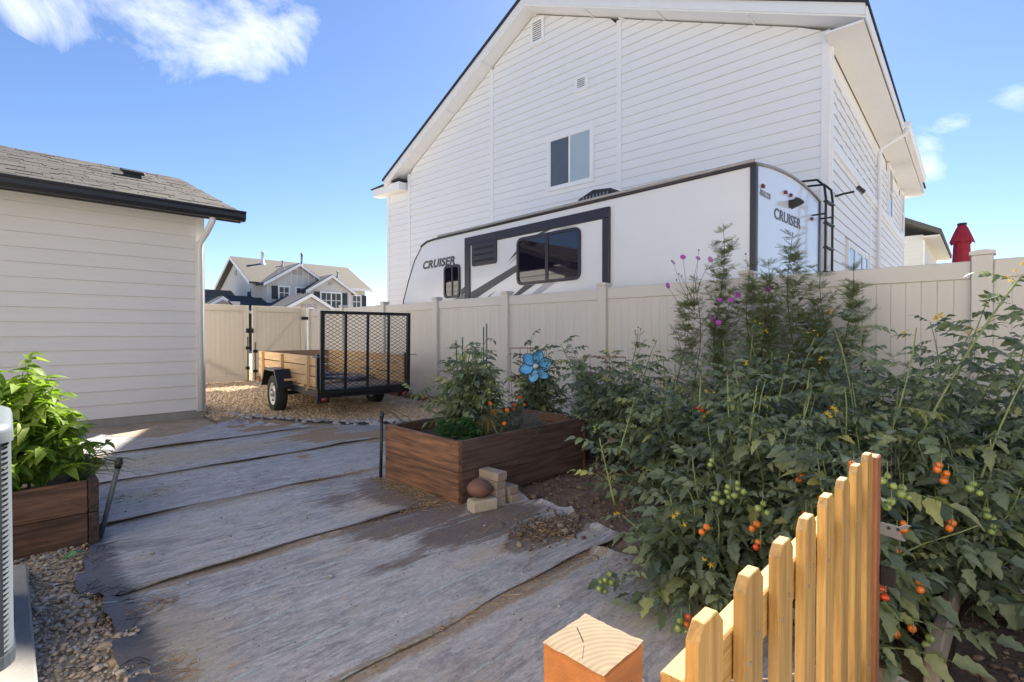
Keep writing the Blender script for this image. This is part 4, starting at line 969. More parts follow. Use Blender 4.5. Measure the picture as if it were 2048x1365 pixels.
for k in range(2):
    z = .005+.192*(k+.5)
    plank('end_board', lp, M['stain'], 1.475, .188, .036, (.7375, .018, z), (1, 0, 0), (0, 1, 0), b=.004)
    plank('end_board', lp, M['stain'], 1.475, .188, .036, (.7375, 1.25, z), (1, 0, 0), (0, 1, 0), b=.004)
    plank('side_board', lp, M['stain_shaded'], 1.27, .188, .048, (1.503, .634, z), (0, 1, 0), (1, 0, 0), b=.004)
    plank('side_board', lp, M['stain_shaded'], 1.2, .188, .036, (.018, .634, z), (0, 1, 0), (1, 0, 0), b=.004)
o = sheet('planter_soil', .04, 1.46, .04, 1.23, 16, 16, lambda x, y: .31+.02*vn(x*5, y*5), M['bed_soil'], None); o.parent = lp
# irrigation risers
def riser(name, p0, p1, lab, col, tubes):
    r = empty(name, p0, 0, lab, 'pipe', 'drip irrigation risers'); d_ = Vector(p1)-Vector(p0); n_ = d_.normalized()
    MB().tube([(0, 0, 0), d_], .0135, 10).build('pipe', col, r, smooth=True)
    MB().tube([d_-n_*.005, d_+n_*.03, d_+n_*.034, d_+n_*.055], [.019, .021, .016, .014], 10).build('cap', M['black_plastic'], r, smooth=True)
    for t in tubes: MB().tube([Vector(q)-Vector(p0) for q in t], .0035, 6).build('drip_tube', M['drip'], r, smooth=True)
M['drip'] = material('drip_tube', (.07, .045, .03), .5, .1, 8)
M['grey_pvc'] = material('grey_pvc', (.13, .135, .145), .5, .12, 10)
riser('irrigation_riser', (.385, 3.92, 0), (.47, 3.86, .44), 'grey pipe with black cap leaning on the left planter', M['grey_pvc'],
      [[(.47, 3.86, .47), (.40, 3.9, .50), (.30, 4.0, .44), (.25, 4.08, .34)], [(.47, 3.86, .46), (.38, 3.93, .47), (.3, 4.05, .40), (.27, 4.1, .33)]])
riser('irrigation_riser', (2.262, 3.86, 0), (2.275, 3.86, .53), 'black upright pipe at the rear left corner of the central planter', M['black_plastic'],
      [[(2.275, 3.86, .56), (2.35, 3.84, .60), (2.47, 3.75, .52), (2.55, 3.7, .38)], [(2.275, 3.86, .55), (2.36, 3.83, .57), (2.46, 3.78, .47), (2.5, 3.74, .38)], [(2.275, 3.86, .55), (2.33, 3.82, .58), (2.42, 3.74, .47), (2.45, 3.7, .38)]])
# ================================================================== air conditioner on its pad
pd = bar('concrete_pad', None, M['concrete'], -1.2, .062, 1.9, 3.56, -.05, .08, b=.008); tag(pd, 'flat concrete pad under the air conditioner', 'pad')
acu = empty('air_conditioner', (-.365, 2.83, .08), 0, 'grey louvred air conditioning unit at the left edge on a concrete pad', 'air conditioner')
M['ac_grey'] = material('ac_paint', (.075, .09, .105), .4, .06, 8); M['ac_cap'] = material('ac_cap', (.14, .165, .18), .4, .05, 6)
def rsq(h, r, n=6):
    P_ = []
    for (cx, cy, a0) in ((h-r, h-r, 0), (r-h, h-r, 90), (r-h, r-h, 180), (h-r, r-h, 270)):
        for i in range(n+1): a = R(a0+90*i/n); P_.append((cx+r*math.cos(a), cy+r*math.sin(a)))
    return P_
MB().prism(rsq(.345, .09), 'z', .03, .80).build('coil', M['dark_hole'], acu)
for k in range(40):
    z = .05+k*.0185; P_ = rsq(.372, .10); V = []; F = []; n = len(P_)
    for (dr, dz) in ((1.0, .004), (.985, .0), (.96, .002), (.975, .008)):
        for p in P_: V.append((p[0]*dr, p[1]*dr, z+dz))
    for i in range(n):
        j = (i+1) % n
        for q in range(4): q2 = (q+1) % 4; F.append((q*n+i, q*n+j, q2*n+j, q2*n+i))
    MB().add(V, F).build('louvre', M['ac_grey'], acu, smooth=False)
MB().prism(rsq(.376, .10), 'z', .0, .045).build('base_pan', M['ac_grey'], acu)
for (x, y) in ((.3, .3), (-.3, .3), (.3, -.3), (-.3, -.3)): MB().tube([(x*1.12, y*1.12, .04), (x*1.12, y*1.12, .8)], .012, 6).build('corner_strut', M['ac_grey'], acu)
V = []; F = []; P_ = rsq(.378, .10); n = len(P_)
for (s, z) in ((1, .79), (1, .825), (.985, .845), (.93, .858), (.5, .862), (.01, .862)):
    for p in P_: V.append((p[0]*s, p[1]*s, z))
for q in range(5):
    for i in range(n): F.append((q*n+i, q*n+(i+1) % n, (q+1)*n+(i+1) % n, (q+1)*n+i))
MB().add(V, F).build('top_cap', M['ac_cap'], acu, smooth=True)
# ================================================================== bricks, block and boulder by the planter
M['brick'] = material('concrete_brick', (.33, .27, .225), .92, .18, 18, bump=.35, bscale=90, bdist=.004, objrand=.12)
M['block'] = material('pale_block', (.42, .37, .30), .92, .2, 12, bump=.5, bscale=60, bdist=.006)
lab = ['lowest grey brick of the taller stack beside the planter', 'second grey brick from the ground in the taller stack by the planter', 'third grey brick from the ground in the taller stack by the planter', 'topmost grey brick of the taller stack by the planter']
for k in range(4):
    o = plank('brick', None, M['brick'], .205, .095, .060, (2.515+rnd.uniform(-.004, .004)+(.006 if k == 3 else 0), 2.725+rnd.uniform(-.006, .006), .032+.0615*k), (rnd.uniform(-.03, .03), 1, 0), (0, 0, 1), b=.004)
    tag(o, lab[k], 'brick', 'grey bricks stacked by the planter')
for k in range(2):
    o = plank('brick', None, M['brick'], .205 if k else .2, .095, .060, (2.645+(-.012 if k else .008), 2.715-(.0 if k else .012), .032+.0615*k), (.05-.08*k, 1, 0), (0, 0, 1), b=.004)
    tag(o, ('lower brick of the short stack of two right of the taller brick stack', 'upper brick of the short stack of two right of the taller brick stack')[k], 'brick', 'grey bricks stacked by the planter')
o = plank('paving_block', None, M['block'], .20, .115, .088, (2.365, 2.66, .046), (.96, -.28, 0), (0, 0, 1), b=.014); tag(o, 'pale rough paving block on the ground under the red boulder', 'block')
M['boulder'] = material('red_boulder', (.17, .085, .065), .85, .3, 9, bump=.4, bscale=40, bdist=.01)
o = link('boulder', smooth_stone(.094, M['boulder'], .66, 5), None, (2.372, 2.69, .150), (.1, .15, .8)); tag(o, 'rounded reddish boulder resting on the pale paving block', 'boulder')
# ================================================================== picket gate in the foreground
M['picket'] = material('picket_pine', (.46, .27, .080), .62, .42, 3.4, (1, 20, 20), .35, 30, objrand=.14, col2=(.36, .185, .05), c2scale=2.4, c2lo=.5, c2hi=.72)
M['end_grain'] = material('end_grain', (.62, .46, .27), .8, .25, 40, bump=.3, bscale=60)
RZ = R(1.05); pg = empty('picket_gate', (.667, .305, 0), RZ, 'new yellow pine picket gate with clipped picket tops in the foreground', 'gate')
def picket(x, zt):
    w, t, c = .0885, .0195, .022; z0 = .06
    poly = [(0, z0), (w, z0), (w, zt-c), (w-c, zt), (c, zt), (0, zt-c)]
    V = []; 
    for y in (0, t):
        for (a, b) in poly: V.append((b, a, y))         # length along local x
    F = [tuple(range(6)), tuple(range(6, 12))[::-1]]+[(i, (i+1) % 6, (i+1) % 6+6, i+6) for i in range(6)]
    me = mesh(V, F, M['picket'], False, True)
    bm = bmesh.new(); bm.from_mesh(me); bmesh.ops.bevel(bm, geom=[e for e in bm.edges], offset=.0016, segments=1, affect='EDGES'); bm.to_mesh(me); bm.free()
    o = link('picket', me, pg); o.matrix_local = Matrix.Translation((x, 0, 0)) @ Matrix(((0, 1, 0, 0), (0, 0, 1, 0), (1, 0, 0, 0), (0, 0, 0, 1))); return o
for i in range(8): picket(.178*i, .842+.003*i+rnd.uniform(-.003, .003))
for z in (.18, .715): plank('rail', pg, M['picket'], 1.33, .088, .036, (.665, .040, z), (1, 0, 0), (0, -1, 0))
for i in range(8):
    for z in (.165, .20, .70, .735): MB().lathe([(.001, -.0015), (.0042, -.0015), (.0042, .001)], 'y', 8, (.178*i+.044+.018*(1 if z in (.165, .735) else -1), 0, z)).build('screw', M['galv'], pg)
MB().tube([(.08, .06, .70), (.6, .062, .45), (1.25, .06, .2)], .0015, 5).build('brace_wire', M['galv'], pg)
po = empty('gate_post', (.52, .375, 0), R(1), 'square pine gate post with bright cut top nearest the camera', 'post', 'gate posts')
M['post_wood'] = material('incised_post', (.40, .135, .03), .7, .2, 3, (1, 10, 10), .3, 30)
bar('post_body', po, M['post_wood'], -.046, .046, -.046, .046, 0, .860, b=.004)
def endgrain_mat():
    m = bpy.data.materials.new('growth_rings'); m.use_nodes = True; t = m.node_tree; l = t.links; bs = t.nodes['Principled BSDF']; bs.inputs['Roughness'].default_value = .8
    tcn = N(t, 'ShaderNodeTexCoord'); mp = N(t, 'ShaderNodeMapping'); mp.inputs['Location'].default_value = (.045, .075, 0); l.new(tcn.outputs['Object'], mp.inputs[0])
    wv = N(t, 'ShaderNodeTexWave', wave_type='RINGS', rings_direction='Z'); wv.inputs['Scale'].default_value = 38; wv.inputs['Distortion'].default_value = .8; wv.inputs['Detail'].default_value = 2; l.new(mp.outputs[0], wv.inputs[0])
    cr = N(t, 'ShaderNodeValToRGB'); cr.color_ramp.elements[0].color = (.165, .115, .06, 1); cr.color_ramp.elements[1].color = (.225, .165, .095, 1); l.new(wv.outputs['Fac'], cr.inputs[0])
    nz9 = N(t, 'ShaderNodeTexNoise'); nz9.inputs['Scale'].default_value = 35; nz9.inputs['Detail'].default_value = 5; l.new(tcn.outputs['Object'], nz9.inputs[0])
    mr9 = N(t, 'ShaderNodeMapRange'); mr9.inputs[3].default_value = .65; mr9.inputs[4].default_value = 1.2; l.new(nz9.outputs['Fac'], mr9.inputs[0])
    v9 = N(t, 'ShaderNodeVectorMath', operation='SCALE'); l.new(cr.outputs[0], v9.inputs[0]); l.new(mr9.outputs[0], v9.inputs['Scale'])
    l.new(v9.outputs[0], bs.inputs['Base Color']); return m
top = MB(); gr = 12; V = []; F = []
for i in range(gr+1):
    for j in range(gr+1):
        x = -.0455+.091*i/gr; y = -.0455+.091*j/gr; e = 1 if i in (0, gr) or j in (0, gr) else 0
        V.append((x*(1+.012*e*math.sin(i*7+j*5)), y*(1+.012*e*math.cos(i*5+j*3)), .8615+.0006*math.sin(x*90)*math.cos(y*70)-.0015*e*abs(math.sin(i*3.7+j*2.3))))
for i in range(gr):
    for j in range(gr): F.append((i*(gr+1)+j, (i+1)*(gr+1)+j, (i+1)*(gr+1)+j+1, i*(gr+1)+j+1))
top.add(V, F); top.build('post_end', endgrain_mat(), po, smooth=True, fix=True)
for (a_, l0, l1) in ((.9, .004, .035), (3.7, .004, .03)):   # drying cracks
    plank('crack', po, M['dark_hole'], l1-l0, .0006, .003, (-.012+math.cos(a_)*(l0+l1)/2, .005+math.sin(a_)*(l0+l1)/2, .8612), (math.cos(a_), math.sin(a_), 0), (0, 0, 1), b=.0003)
for k in range(34):     # incising slits pressed into the treated faces
    f = rnd.choice((0, 1)); s = rnd.uniform(-.038, .038); z = rnd.uniform(.45, .82)
    if f: bar('incision', po, M['dark_hole'], -.0472, -.0455, s-.0012, s+.0012, z-.009, z+.009)
    else: bar('incision', po, M['dark_hole'], s-.0012, s+.0012, -.0472, -.0455, z-.009, z+.009)
MB().tube([(.046, -.02, .795), (.062, -.03, .80), (.066, -.035, .79), (.058, -.04, .782), (.047, -.035, .785)], .0035, 6).build('wire_ring', M['galv'], po, smooth=True)
p2 = empty('gate_post', (2.0375, .339, 0), R(1), 'reddish gate post at the far end of the pickets with a silver latch', 'post', 'gate posts')
M['red_post'] = material('red_post', (.30, .115, .05), .7, .25, 3, (1, 12, 12), .3, 30)
plank('post_body', p2, M['red_post'], .845, .042, .075, (0, 0, .4225), (0, 0, 1), (1, 0, 0), b=.004)
lt = empty('latch', (.03, -.05, .60), R(-80), parent=p2); lt.scale = (.62, .62, .62)
M['latch_metal'] = material('latch_metal', (.17, .175, .18), .4, .15, 30, metal=.7)
MB().prism([(-.06, .035), (.035, .022), (.06, .04), (.085, .038), (.05, .008), (.03, -.002), (.065, -.045), (.055, -.05), (-.06, -.028)], 'y', -.006, .0).build('latch_plate', M['latch_metal'], lt)
bar('latch_bracket', lt, M['latch_metal'], -.064, -.058, -.03, .01, -.03, .036)
for x in (-.01, .03): MB().lathe([(.001, -.0085), (.009, -.0085), (.009, -.006)], 'y', 10, (x, 0, .008)).build('latch_hole', M['dark_hole'], lt)
bar('hinge', p2, M['black_metal'], .02, .032, -.065, -.0215, .41, .475, b=.004)
wm = MB()
for i in range(16): wm.tube([(.05+i*.11, 0, .0), (.05+i*.11, .002, .80)], .0008, 4, False)
for j in range(7): wm.tube([(.05, 0, .02+j*.13), (1.8, .0, .02+j*.13)], .0008, 4, False)
wf = wm.build('wire_fence', M['grey_pvc'], None, (2.04, .40, 0)); tag(wf, 'thin wire mesh fence stapled to the reddish gate post', 'wire fence')
M['grey_timber'] = material('grey_timber', (.30, .24, .185), .85, .3, 3, (1, 10, 10), .4, 25)
et = plank('edging_timber', None, M['grey_timber'], 2.1, .13, .045, (3.33, .19, .065), (1, -.01, 0), (0, 1, 0), b=.006); tag(et, 'weathered grey board on edge at the border of the tomato bed', 'timber')
rb = sheet('rock_border', 2.2, 5.5, -2.0, .16, 30, 20, lambda x, y: .004+.01*vn(x*3, y*3), M['bed_soil'])
for k in range(230):
    x = rnd.uniform(3.4, 5.4); y = rnd.uniform(-1.0, .12)
    if x < 3.75 and rnd.random() < .6: continue
    o = link('river_rock', rnd.choice(ss), rb, (x, y, .028+rnd.uniform(0, .03)), (rnd.uniform(-.3, .3), rnd.uniform(-.3, .3), rnd.uniform(0, 6.3))); s = rnd.uniform(.8, 1.5); o.scale = (s, s, s)
# ================================================================== stakes, cages, pinwheel
M['green_pole'] = material('green_stake', (.035, .085, .055), .45, .1, 10)
stk = [((2.78, 3.42, .37), (2.80, 3.50, 1.19), 'left leaning'), ((2.88, 3.5, .37), (2.90, 3.53, 1.22), 'second from left'), ((2.93, 3.28, .37), (3.02, 3.38, 1.31), 'right leaning'), ((3.02, 3.34, .37), (3.03, 3.35, 1.34), 'tallest and rightmost')]
for (a, b, w) in stk:
    o = MB().tube([a, b], .0055, 8).build('plant_stake', M['green_pole'], None, smooth=True); tag(o, f'thin green plant stake, {w} of the four in the planter', 'stake', 'green stakes in the planter')
M['red_wire'] = material('red_wire', (.26, .035, .03), .5, .1, 10)
def cage(loc, h, r, lab):
    c = empty('tomato_cage', loc, 0, lab, 'plant cage', 'red wire tomato cages')
    for k in range(4):
        a = k*math.pi/2+.5; MB().tube([(r*.75*math.cos(a), r*.75*math.sin(a), 0), (r*math.cos(a), r*math.sin(a), h)], .003, 5).build('leg', M['red_wire'], c)
    for q in (.35, .68, 1.0):
        rr = r*(.75+.25*q); MB().tube([(rr*math.cos(t*.349), rr*math.sin(t*.349), h*q) for t in range(19)], .003, 5).build('ring', M['red_wire'], c)
cage((4.35, 4.15, 0), 1.08, .17, 'red wire cage around the tomato behind the blue pinwheel')
cage((4.55, 3.1, 0), 1.0, .19, 'red wire cage in the plants left of the tomato thicket')
wc = MB()
for i in range(7):
    for (x0, y0, x1, y1) in ((0, 0, .24, 0), (0, .24, .24, .24), (0, 0, 0, .24), (.24, 0, .24, .24)): wc.tube([(x0, y0, .02+i*.11), (x1, y1, .02+i*.11)], .002, 4)
for i in range(5):
    for (x, y) in ((i*.06, 0), (i*.06, .24), (0, i*.06), (.24, i*.06)): wc.tube([(x, y, 0), (x, y, .68)], .002, 4)
o = wc.build('wire_cage', M['galv'], None, (5.15, 6.55, .01)); tag(o, 'small square grey wire cage standing by the tan fence', 'cage')
pw = empty('pinwheel', (4.30, 3.92, 0), 0, 'blue six petal metal pinwheel flower on a thin stem', 'garden ornament')
MB().tube([(0, 0, 0), (-.02, -.02, .5), (-.03, -.03, .88)], .005, 6).build('stem', M['black_metal'], pw)
def petal_mat():
    m = bpy.data.materials.new('pinwheel_blue'); m.use_nodes = True; t = m.node_tree; l = t.links; bs = t.nodes['Principled BSDF']; bs.inputs['Roughness'].default_value = .35
    tcn = N(t, 'ShaderNodeTexCoord'); ck = N(t, 'ShaderNodeTexChecker'); ck.inputs['Scale'].default_value = 130
    mp = N(t, 'ShaderNodeMapping'); mp.inputs['Rotation'].default_value = (0, 0, .78); l.new(tcn.outputs['Object'], mp.inputs[0]); l.new(mp.outputs[0], ck.inputs[0])
    ck.inputs[1].default_value = (.04, .30, .74, 1); ck.inputs[2].default_value = (.24, .64, .92, 1); l.new(ck.outputs[0], bs.inputs['Base Color']); return m
M['petal_blue'] = petal_mat(); M['rim_blue'] = material('petal_rim', (.015, .05, .16), .35, .1, 10)
head = empty('flower_head', (-.04, -.04, .882), 0, parent=pw)
head.rotation_euler = Matrix(((.7071, 0, -.7071), (-.7071, 0, -.7071), (0, 1, 0))).to_euler()   # faces the yard
out = []
for i in range(17):
    t = i/16*2-1; out.append((t, math.sqrt(max(0, 1-t*t))))
def petal(scale, ang, zoff, twist):
    n = 14; V = []; F = []
    for i in range(n+1):
        s = i/n; r = .035+s*.155; w = .062*math.sin(math.pi*min(1, s**.95*.95+.05))**.62
        for j in range(-3, 4): V.append((r, w*j/3, zoff+.03*(j/3)**2*s+twist*j/3*.02+.02*s))
    for i in range(n):
        for j in range(6): F.append((i*7+j, (i+1)*7+j, (i+1)*7+j+1, i*7+j+1))
    o = link('petal', mesh(V, F, M['petal_blue'], True), head, rot=(0, 0, ang)); 
    rim = [V[i*7] for i in range(n+1)]+[V[i*7+6] for i in range(n, -1, -1)]+[V[0]]
    MB().tube(rim, .0038, 5).build('petal_rim', M['rim_blue'], o, smooth=True)
for k in range(6): petal(1, k*math.pi/3+.26, .01, 1)
MB().lathe([(.001, .05), (.02, .047), (.03, .03), (.032, .01), (.02, .0)], 'z', 18).build('hub', M['white_steel'], head, smooth=True)
for k in range(4):
    a = k*math.pi/2+.4; MB().tube([(.01*math.cos(a), .01*math.sin(a), .05), (.035*math.cos(a), .035*math.sin(a), .045)], .006, 6).build('hub_clip', M['white_steel'], head)
# ================================================================== straw and litter
M['straw'] = material('straw', (.40, .27, .13), .8, .3, 30)
def litter(n, fn, name='straw', lo=.012, hi=.05, r=.0014):
    V = []; F = []
    for _ in range(n):
        x, y, z = fn(); L = rnd.uniform(lo, hi); a = rnd.uniform(0, 6.3); tl = rnd.uniform(-.3, .3); dx, dy, dz = L*math.cos(a), L*math.sin(a), L*tl*.4
        px, py = -math.sin(a)*r, math.cos(a)*r; k = len(V)
        V += [(x-px, y-py, z), (x+px, y+py, z), (x+dx, y+dy, z+dz), (x, y, z+r*2), (x+dx, y+dy, z+dz+r*1.5)]; F += [(k, k+2, k+3), (k+3, k+2, k+4), (k+1, k+3, k+2), (k, k+1, k+2)]
    return fast_mesh(np.array(V), np.array(F), M['straw'], False)
st_ = MB()
def g2(cx, cy, sx, sy, z=.022): return lambda: (rnd.gauss(cx, sx), rnd.gauss(cy, sy), z+rnd.uniform(0, .01))
for (n, f) in ((420, g2(2.20, 3.45, .05, .30)), (90, g2(2.15, 3.0, .09, .06)), (120, g2(2.02, 4.1, .22, .05)), (160, g2(2.45, 2.05, .16, .12)), (90, g2(.44, 2.12, .05, .12)), (90, g2(.47, 2.75, .06, .05)),
               (130, lambda: (rnd.uniform(.9, 2.3), 1.68+rnd.gauss(0, .02), .02)), (70, lambda: (rnd.uniform(1.1, 2.2), 2.97+rnd.gauss(0, .02), .02)), (160, g2(2.9, 2.2, .5, .35, .004)), (80, g2(.75, 4.7, .15, .1)), (60, g2(.8, 5.6, .3, .3)), (120, lambda: (rnd.uniform(.4, 2.3), rnd.uniform(1.2, 6.4), .02))):
    o = link('straw_litter', litter(n, f), fab); o['kind'] = 'stuff'
for (x, y, a) in ((2.05, 2.30, .4), (2.32, 2.0, -.3), (1.95, 1.83, .55), (1.25, 4.17, .1)):
    MB().tube([(x, y, .028), (x+.16*math.cos(a), y+.16*math.sin(a), .032)], .002, 5).build('straw_stalk', M['straw'], fab)
M['clod'] = stone_material('soil_clods', [(.10, .068, .048), (.14, .10, .07), (.17, .125, .09), (.085, .06, .045), (.26, .22, .18)], .95)
P = [(rnd.uniform(2.3, 4.4), rnd.uniform(.9, 3.4), .0+rnd.uniform(-.004, .006)) for _ in range(2600)]
o = link('soil_clods', pebbles(P, .008, M['clod'], .7, .8), bpy.data.objects['yard_soil']); o['kind'] = 'stuff'
P = [(rnd.uniform(2.2, 4.5), rnd.uniform(-1.6, .1), .008) for _ in range(1600)]
o = link('soil_clods', pebbles(P, .010, M['clod'], .7, .8), rb); o['kind'] = 'stuff'
P = [(rnd.gauss(2.45, .14), rnd.gauss(2.1, .09), .014+rnd.uniform(0, .012)) for _ in range(700)]
o = link('soil_clods', pebbles(P, .007, M['clod'], .7, .8), fab); o['kind'] = 'stuff'
P = [(rnd.uniform(.5, 2.4), rnd.uniform(1.1, 6.3), .018) for _ in range(520)]
o = link('grit', pebbles(P, .0030, M['clod'], .6, .5), fab); o['kind'] = 'stuff'
P = [(rnd.uniform(.5, 2.4), rnd.uniform(1.1, 6.3), .018) for _ in range(240)]
o = link('grit', pebbles(P, .0036, M['gravel_mix'], .6, .6), fab); o['kind'] = 'stuff'
gl = MB(); gl.add([(0, 0, 0), (.05, .005, .02), (.09, .02, .012), (.06, -.02, .03), (.02, -.02, .012), (.045, .0, .04)], [(0, 1, 5), (1, 2, 5), (2, 3, 5), (3, 4, 5), (4, 0, 5)])
o = gl.build('plastic_scrap', material('green_plastic', (.02, .30, .08), .4, .1, 10), None, (.20, 3.66, .02)); tag(o, 'small scrap of bright green plastic on the gravel by the left planter', 'litter')
# ================================================================== plants
def leaf_material(name, c1, c2, c3, transl=.3, rough=.48, spec=.4):
    m = bpy.data.materials.new(name); m.use_nodes = True; t = m.node_tree; l = t.links; t.nodes.clear()
    out = N(t, 'ShaderNodeOutputMaterial'); bs = N(t, 'ShaderNodeBsdfPrincipled'); bs.inputs['Roughness'].default_value = rough; bs.inputs['Specular IOR Level'].default_value = spec
    at = N(t, 'ShaderNodeAttribute', attribute_name='rnd'); oi = N(t, 'ShaderNodeObjectInfo'); ad = N(t, 'ShaderNodeMath', operation='ADD'); l.new(at.outputs['Fac'], ad.inputs[0]); l.new(oi.outputs['Random'], ad.inputs[1])
    fr = N(t, 'ShaderNodeMath', operation='FRACT'); l.new(ad.outputs[0], fr.inputs[0])
    cr = N(t, 'ShaderNodeValToRGB'); e = cr.color_ramp.elements; e.new(.5); e.new(.93)
    for i, (p, c) in enumerate(((0, c1), (.45, c2), (.88, c2), (1, c3))): e[i].position = p; e[i].color = (*c, 1)
    l.new(fr.outputs[0], cr.inputs[0])
    tcn = N(t, 'ShaderNodeTexCoord'); nz1 = N(t, 'ShaderNodeTexNoise'); nz1.inputs['Scale'].default_value = 55; nz1.inputs['Detail'].default_value = 4; l.new(tcn.outputs['Object'], nz1.inputs[0])
    mr = N(t, 'ShaderNodeMapRange'); mr.inputs[3].default_value = .7; mr.inputs[4].default_value = 1.3; l.new(nz1.outputs['Fac'], mr.inputs[0])
    vm = N(t, 'ShaderNodeVectorMath', operation='SCALE'); l.new(cr.outputs[0], vm.inputs[0]); l.new(mr.outputs[0], vm.inputs['Scale']); l.new(vm.outputs[0], bs.inputs['Base Color'])
    bp = N(t, 'ShaderNodeBump'); bp.inputs['Strength'].default_value = .35; bp.inputs['Distance'].default_value = .003; l.new(nz1.outputs['Fac'], bp.inputs['Height']); l.new(bp.outputs[0], bs.inputs['Normal'])
    tr = N(t, 'ShaderNodeBsdfTranslucent'); v2 = N(t, 'ShaderNodeVectorMath', operation='MULTIPLY'); v2.inputs[1].default_value = (1.5, 1.7, .7); l.new(vm.outputs[0], v2.inputs[0]); l.new(v2.outputs[0], tr.inputs[0])
    mx = N(t, 'ShaderNodeMixShader'); mx.inputs[0].default_value = transl; l.new(bs.outputs[0], mx.inputs[1]); l.new(tr.outputs[0], mx.inputs[2]); l.new(mx.outputs[0], out.inputs[0]); return m
M['tomato_leaf'] = leaf_material('tomato_leaf', (.066, .092, .060), (.165, .205, .128), (.36, .37, .14))
M['pepper_leaf'] = leaf_material('pepper_leaf', (.11, .18, .02), (.20, .29, .04), (.33, .38, .09), .38, .55, .3)
M['feather_leaf'] = leaf_material('feather_leaf', (.11, .155, .07), (.20, .255, .11), (.31, .35, .13), .25, .6, .2)
M['herb_leaf'] = leaf_material('herb_leaf', (.02, .065, .014), (.035, .095, .02), (.06, .13, .03), .3, .45, .3)
M['grey_leaf'] = leaf_material('grey_leaf', (.13, .15, .15), (.19, .21, .21), (.24, .25, .22), .2, .7, .2)
M['green_stem'] = material('green_stem', (.17, .22, .085), .55, .2, 12)
M['pale_shoot'] = material('pale_shoot', (.24, .29, .10), .55, .15, 12, transl=.1)
M['brown_stem'] = material('brown_stem', (.10, .045, .035), .7, .25, 12)
M['fruit_orange'] = material('fruit_orange', (.72, .17, .012), .22, .15, 14, objrand=.14, coat=.3)
M['fruit_red'] = material('fruit_red', (.55, .055, .012), .22, .15, 14, objrand=.14, coat=.3)
M['fruit_green'] = material('fruit_green', (.22, .29, .075), .25, .12, 14, objrand=.15, coat=.3)
M['yellow_petal'] = material('yellow_petal', (.75, .52, .03), .55, .1, 20, transl=.3)
M['cosmos_petal'] = material('cosmos_petal', (.50, .10, .52), .6, .2, 30, transl=.35, objrand=.2)
M['cosmos_pale'] = material('cosmos_pale', (.58, .27, .58), .6, .2, 30, transl=.35)
M['marigold'] = material('marigold', (.80, .18, .01), .6, .2, 40, transl=.2)
M['bud'] = material('bud', (.10, .045, .05), .7, .2, 20)

def leaflet(L, Wd, rows, serr, droop, fold, rs):
    V = []; F = []
    for i in range(rows+1):
        t = i/rows; w = Wd*.5*(math.sin(math.pi*min(1, .06+t**.72*.94))**.8)*(1+serr*(1 if i % 2 else -1)*(.6+.4*rs.random())) if 0 < i < rows else Wd*.03
        x = L*t; z = -droop*L*t*t
        V += [(x+serr*.05*L, w, z+fold*w), (x, 0, z), (x+serr*.05*L, -w, z+fold*w)]
    for i in range(rows):
        a = 3*i; F += [(a, a+1, a+4), (a, a+4, a+3), (a+1, a+2, a+5), (a+1, a+5, a+4)]
    return np.array(V), np.array(F)
def rotm(ax, a):
    c, s = math.cos(a), math.sin(a)
    return np.array({'x': ((1, 0, 0), (0, c, -s), (0, s, c)), 'y': ((c, 0, s), (0, 1, 0), (-s, 0, c)), 'z': ((c, -s, 0), (s, c, 0), (0, 0, 1))}[ax], float)
def cat(parts):
    V = []; F = []; n = 0
    for (v, f) in parts: V.append(v); F.append(f+n); n += len(v)
    return np.concatenate(V), np.concatenate(F)
def tomato_leaf(rs, L=.24):
    """compound leaf, rachis along +x, drooping"""
    parts = []; dr = rs.uniform(.25, .75)
    def pos(t): return np.array((L*t*(1-.12*dr*t), .01*math.sin(t*3), -dr*L*t*t*.75))
    n = 7; V = []
    for i in range(n+1):
        p = pos(i/n); r = .0022*(1-.6*i/n); V += [p+(0, r, 0), p+(0, -r*.5, r), p+(0, -r*.5, -r)]
    F = []
    for i in range(n):
        for k in range(3): a, b = 3*i+k, 3*i+(k+1) % 3; F += [(a, b, b+3), (a, b+3, a+3)]
    parts.append((np.array(V), np.array(F)))
    for (t, s) in ((.28, .55), (.50, .85), (.75, 1.0)):
        for sd in (-1, 1):
            v, f = leaflet(L*.37*s*rs.uniform(.85, 1.15), L*.20*s*rs.uniform(.85, 1.15), 6, .26, rs.uniform(.2, .6), rs.uniform(.1, .5), rs)
            m = rotm('z', sd*rs.uniform(.85, 1.25)) @ rotm('y', rs.uniform(.15, .7)) @ rotm('x', rs.uniform(-.35, .35)); parts.append((v @ m.T+pos(t+rs.uniform(-.03, .03)), f))
    for t in (.4, .62, .86):
        for sd in (-1, 1):
            if rs.random() < .5: continue
            v, f = leaflet(L*.12, L*.075, 3, .2, .3, .3, rs); m = rotm('z', sd*1.2) @ rotm('y', .4); parts.append((v @ m.T+pos(t), f))
    v, f = leaflet(L*.42, L*.25, 7, .26, rs.uniform(.3, .7), rs.uniform(.1, .4), rs); m = rotm('y', .5*dr+.2) @ rotm('x', rs.uniform(-.4, .4)); parts.append((v @ m.T+pos(1), f))
    return cat(parts)
def pepper_leaf(rs, L=.13):
    v, f = leaflet(L, L*.52, 7, .03, rs.uniform(.35, .9), rs.uniform(.15, .5), rs)
    pet = np.array([(-.035, .002, .0), (-.035, -.002, 0), (.004, -.002, 0), (.004, .002, 0)]); return cat([(v, f), (pet, np.array([(0, 1, 2), (0, 2, 3)]))])
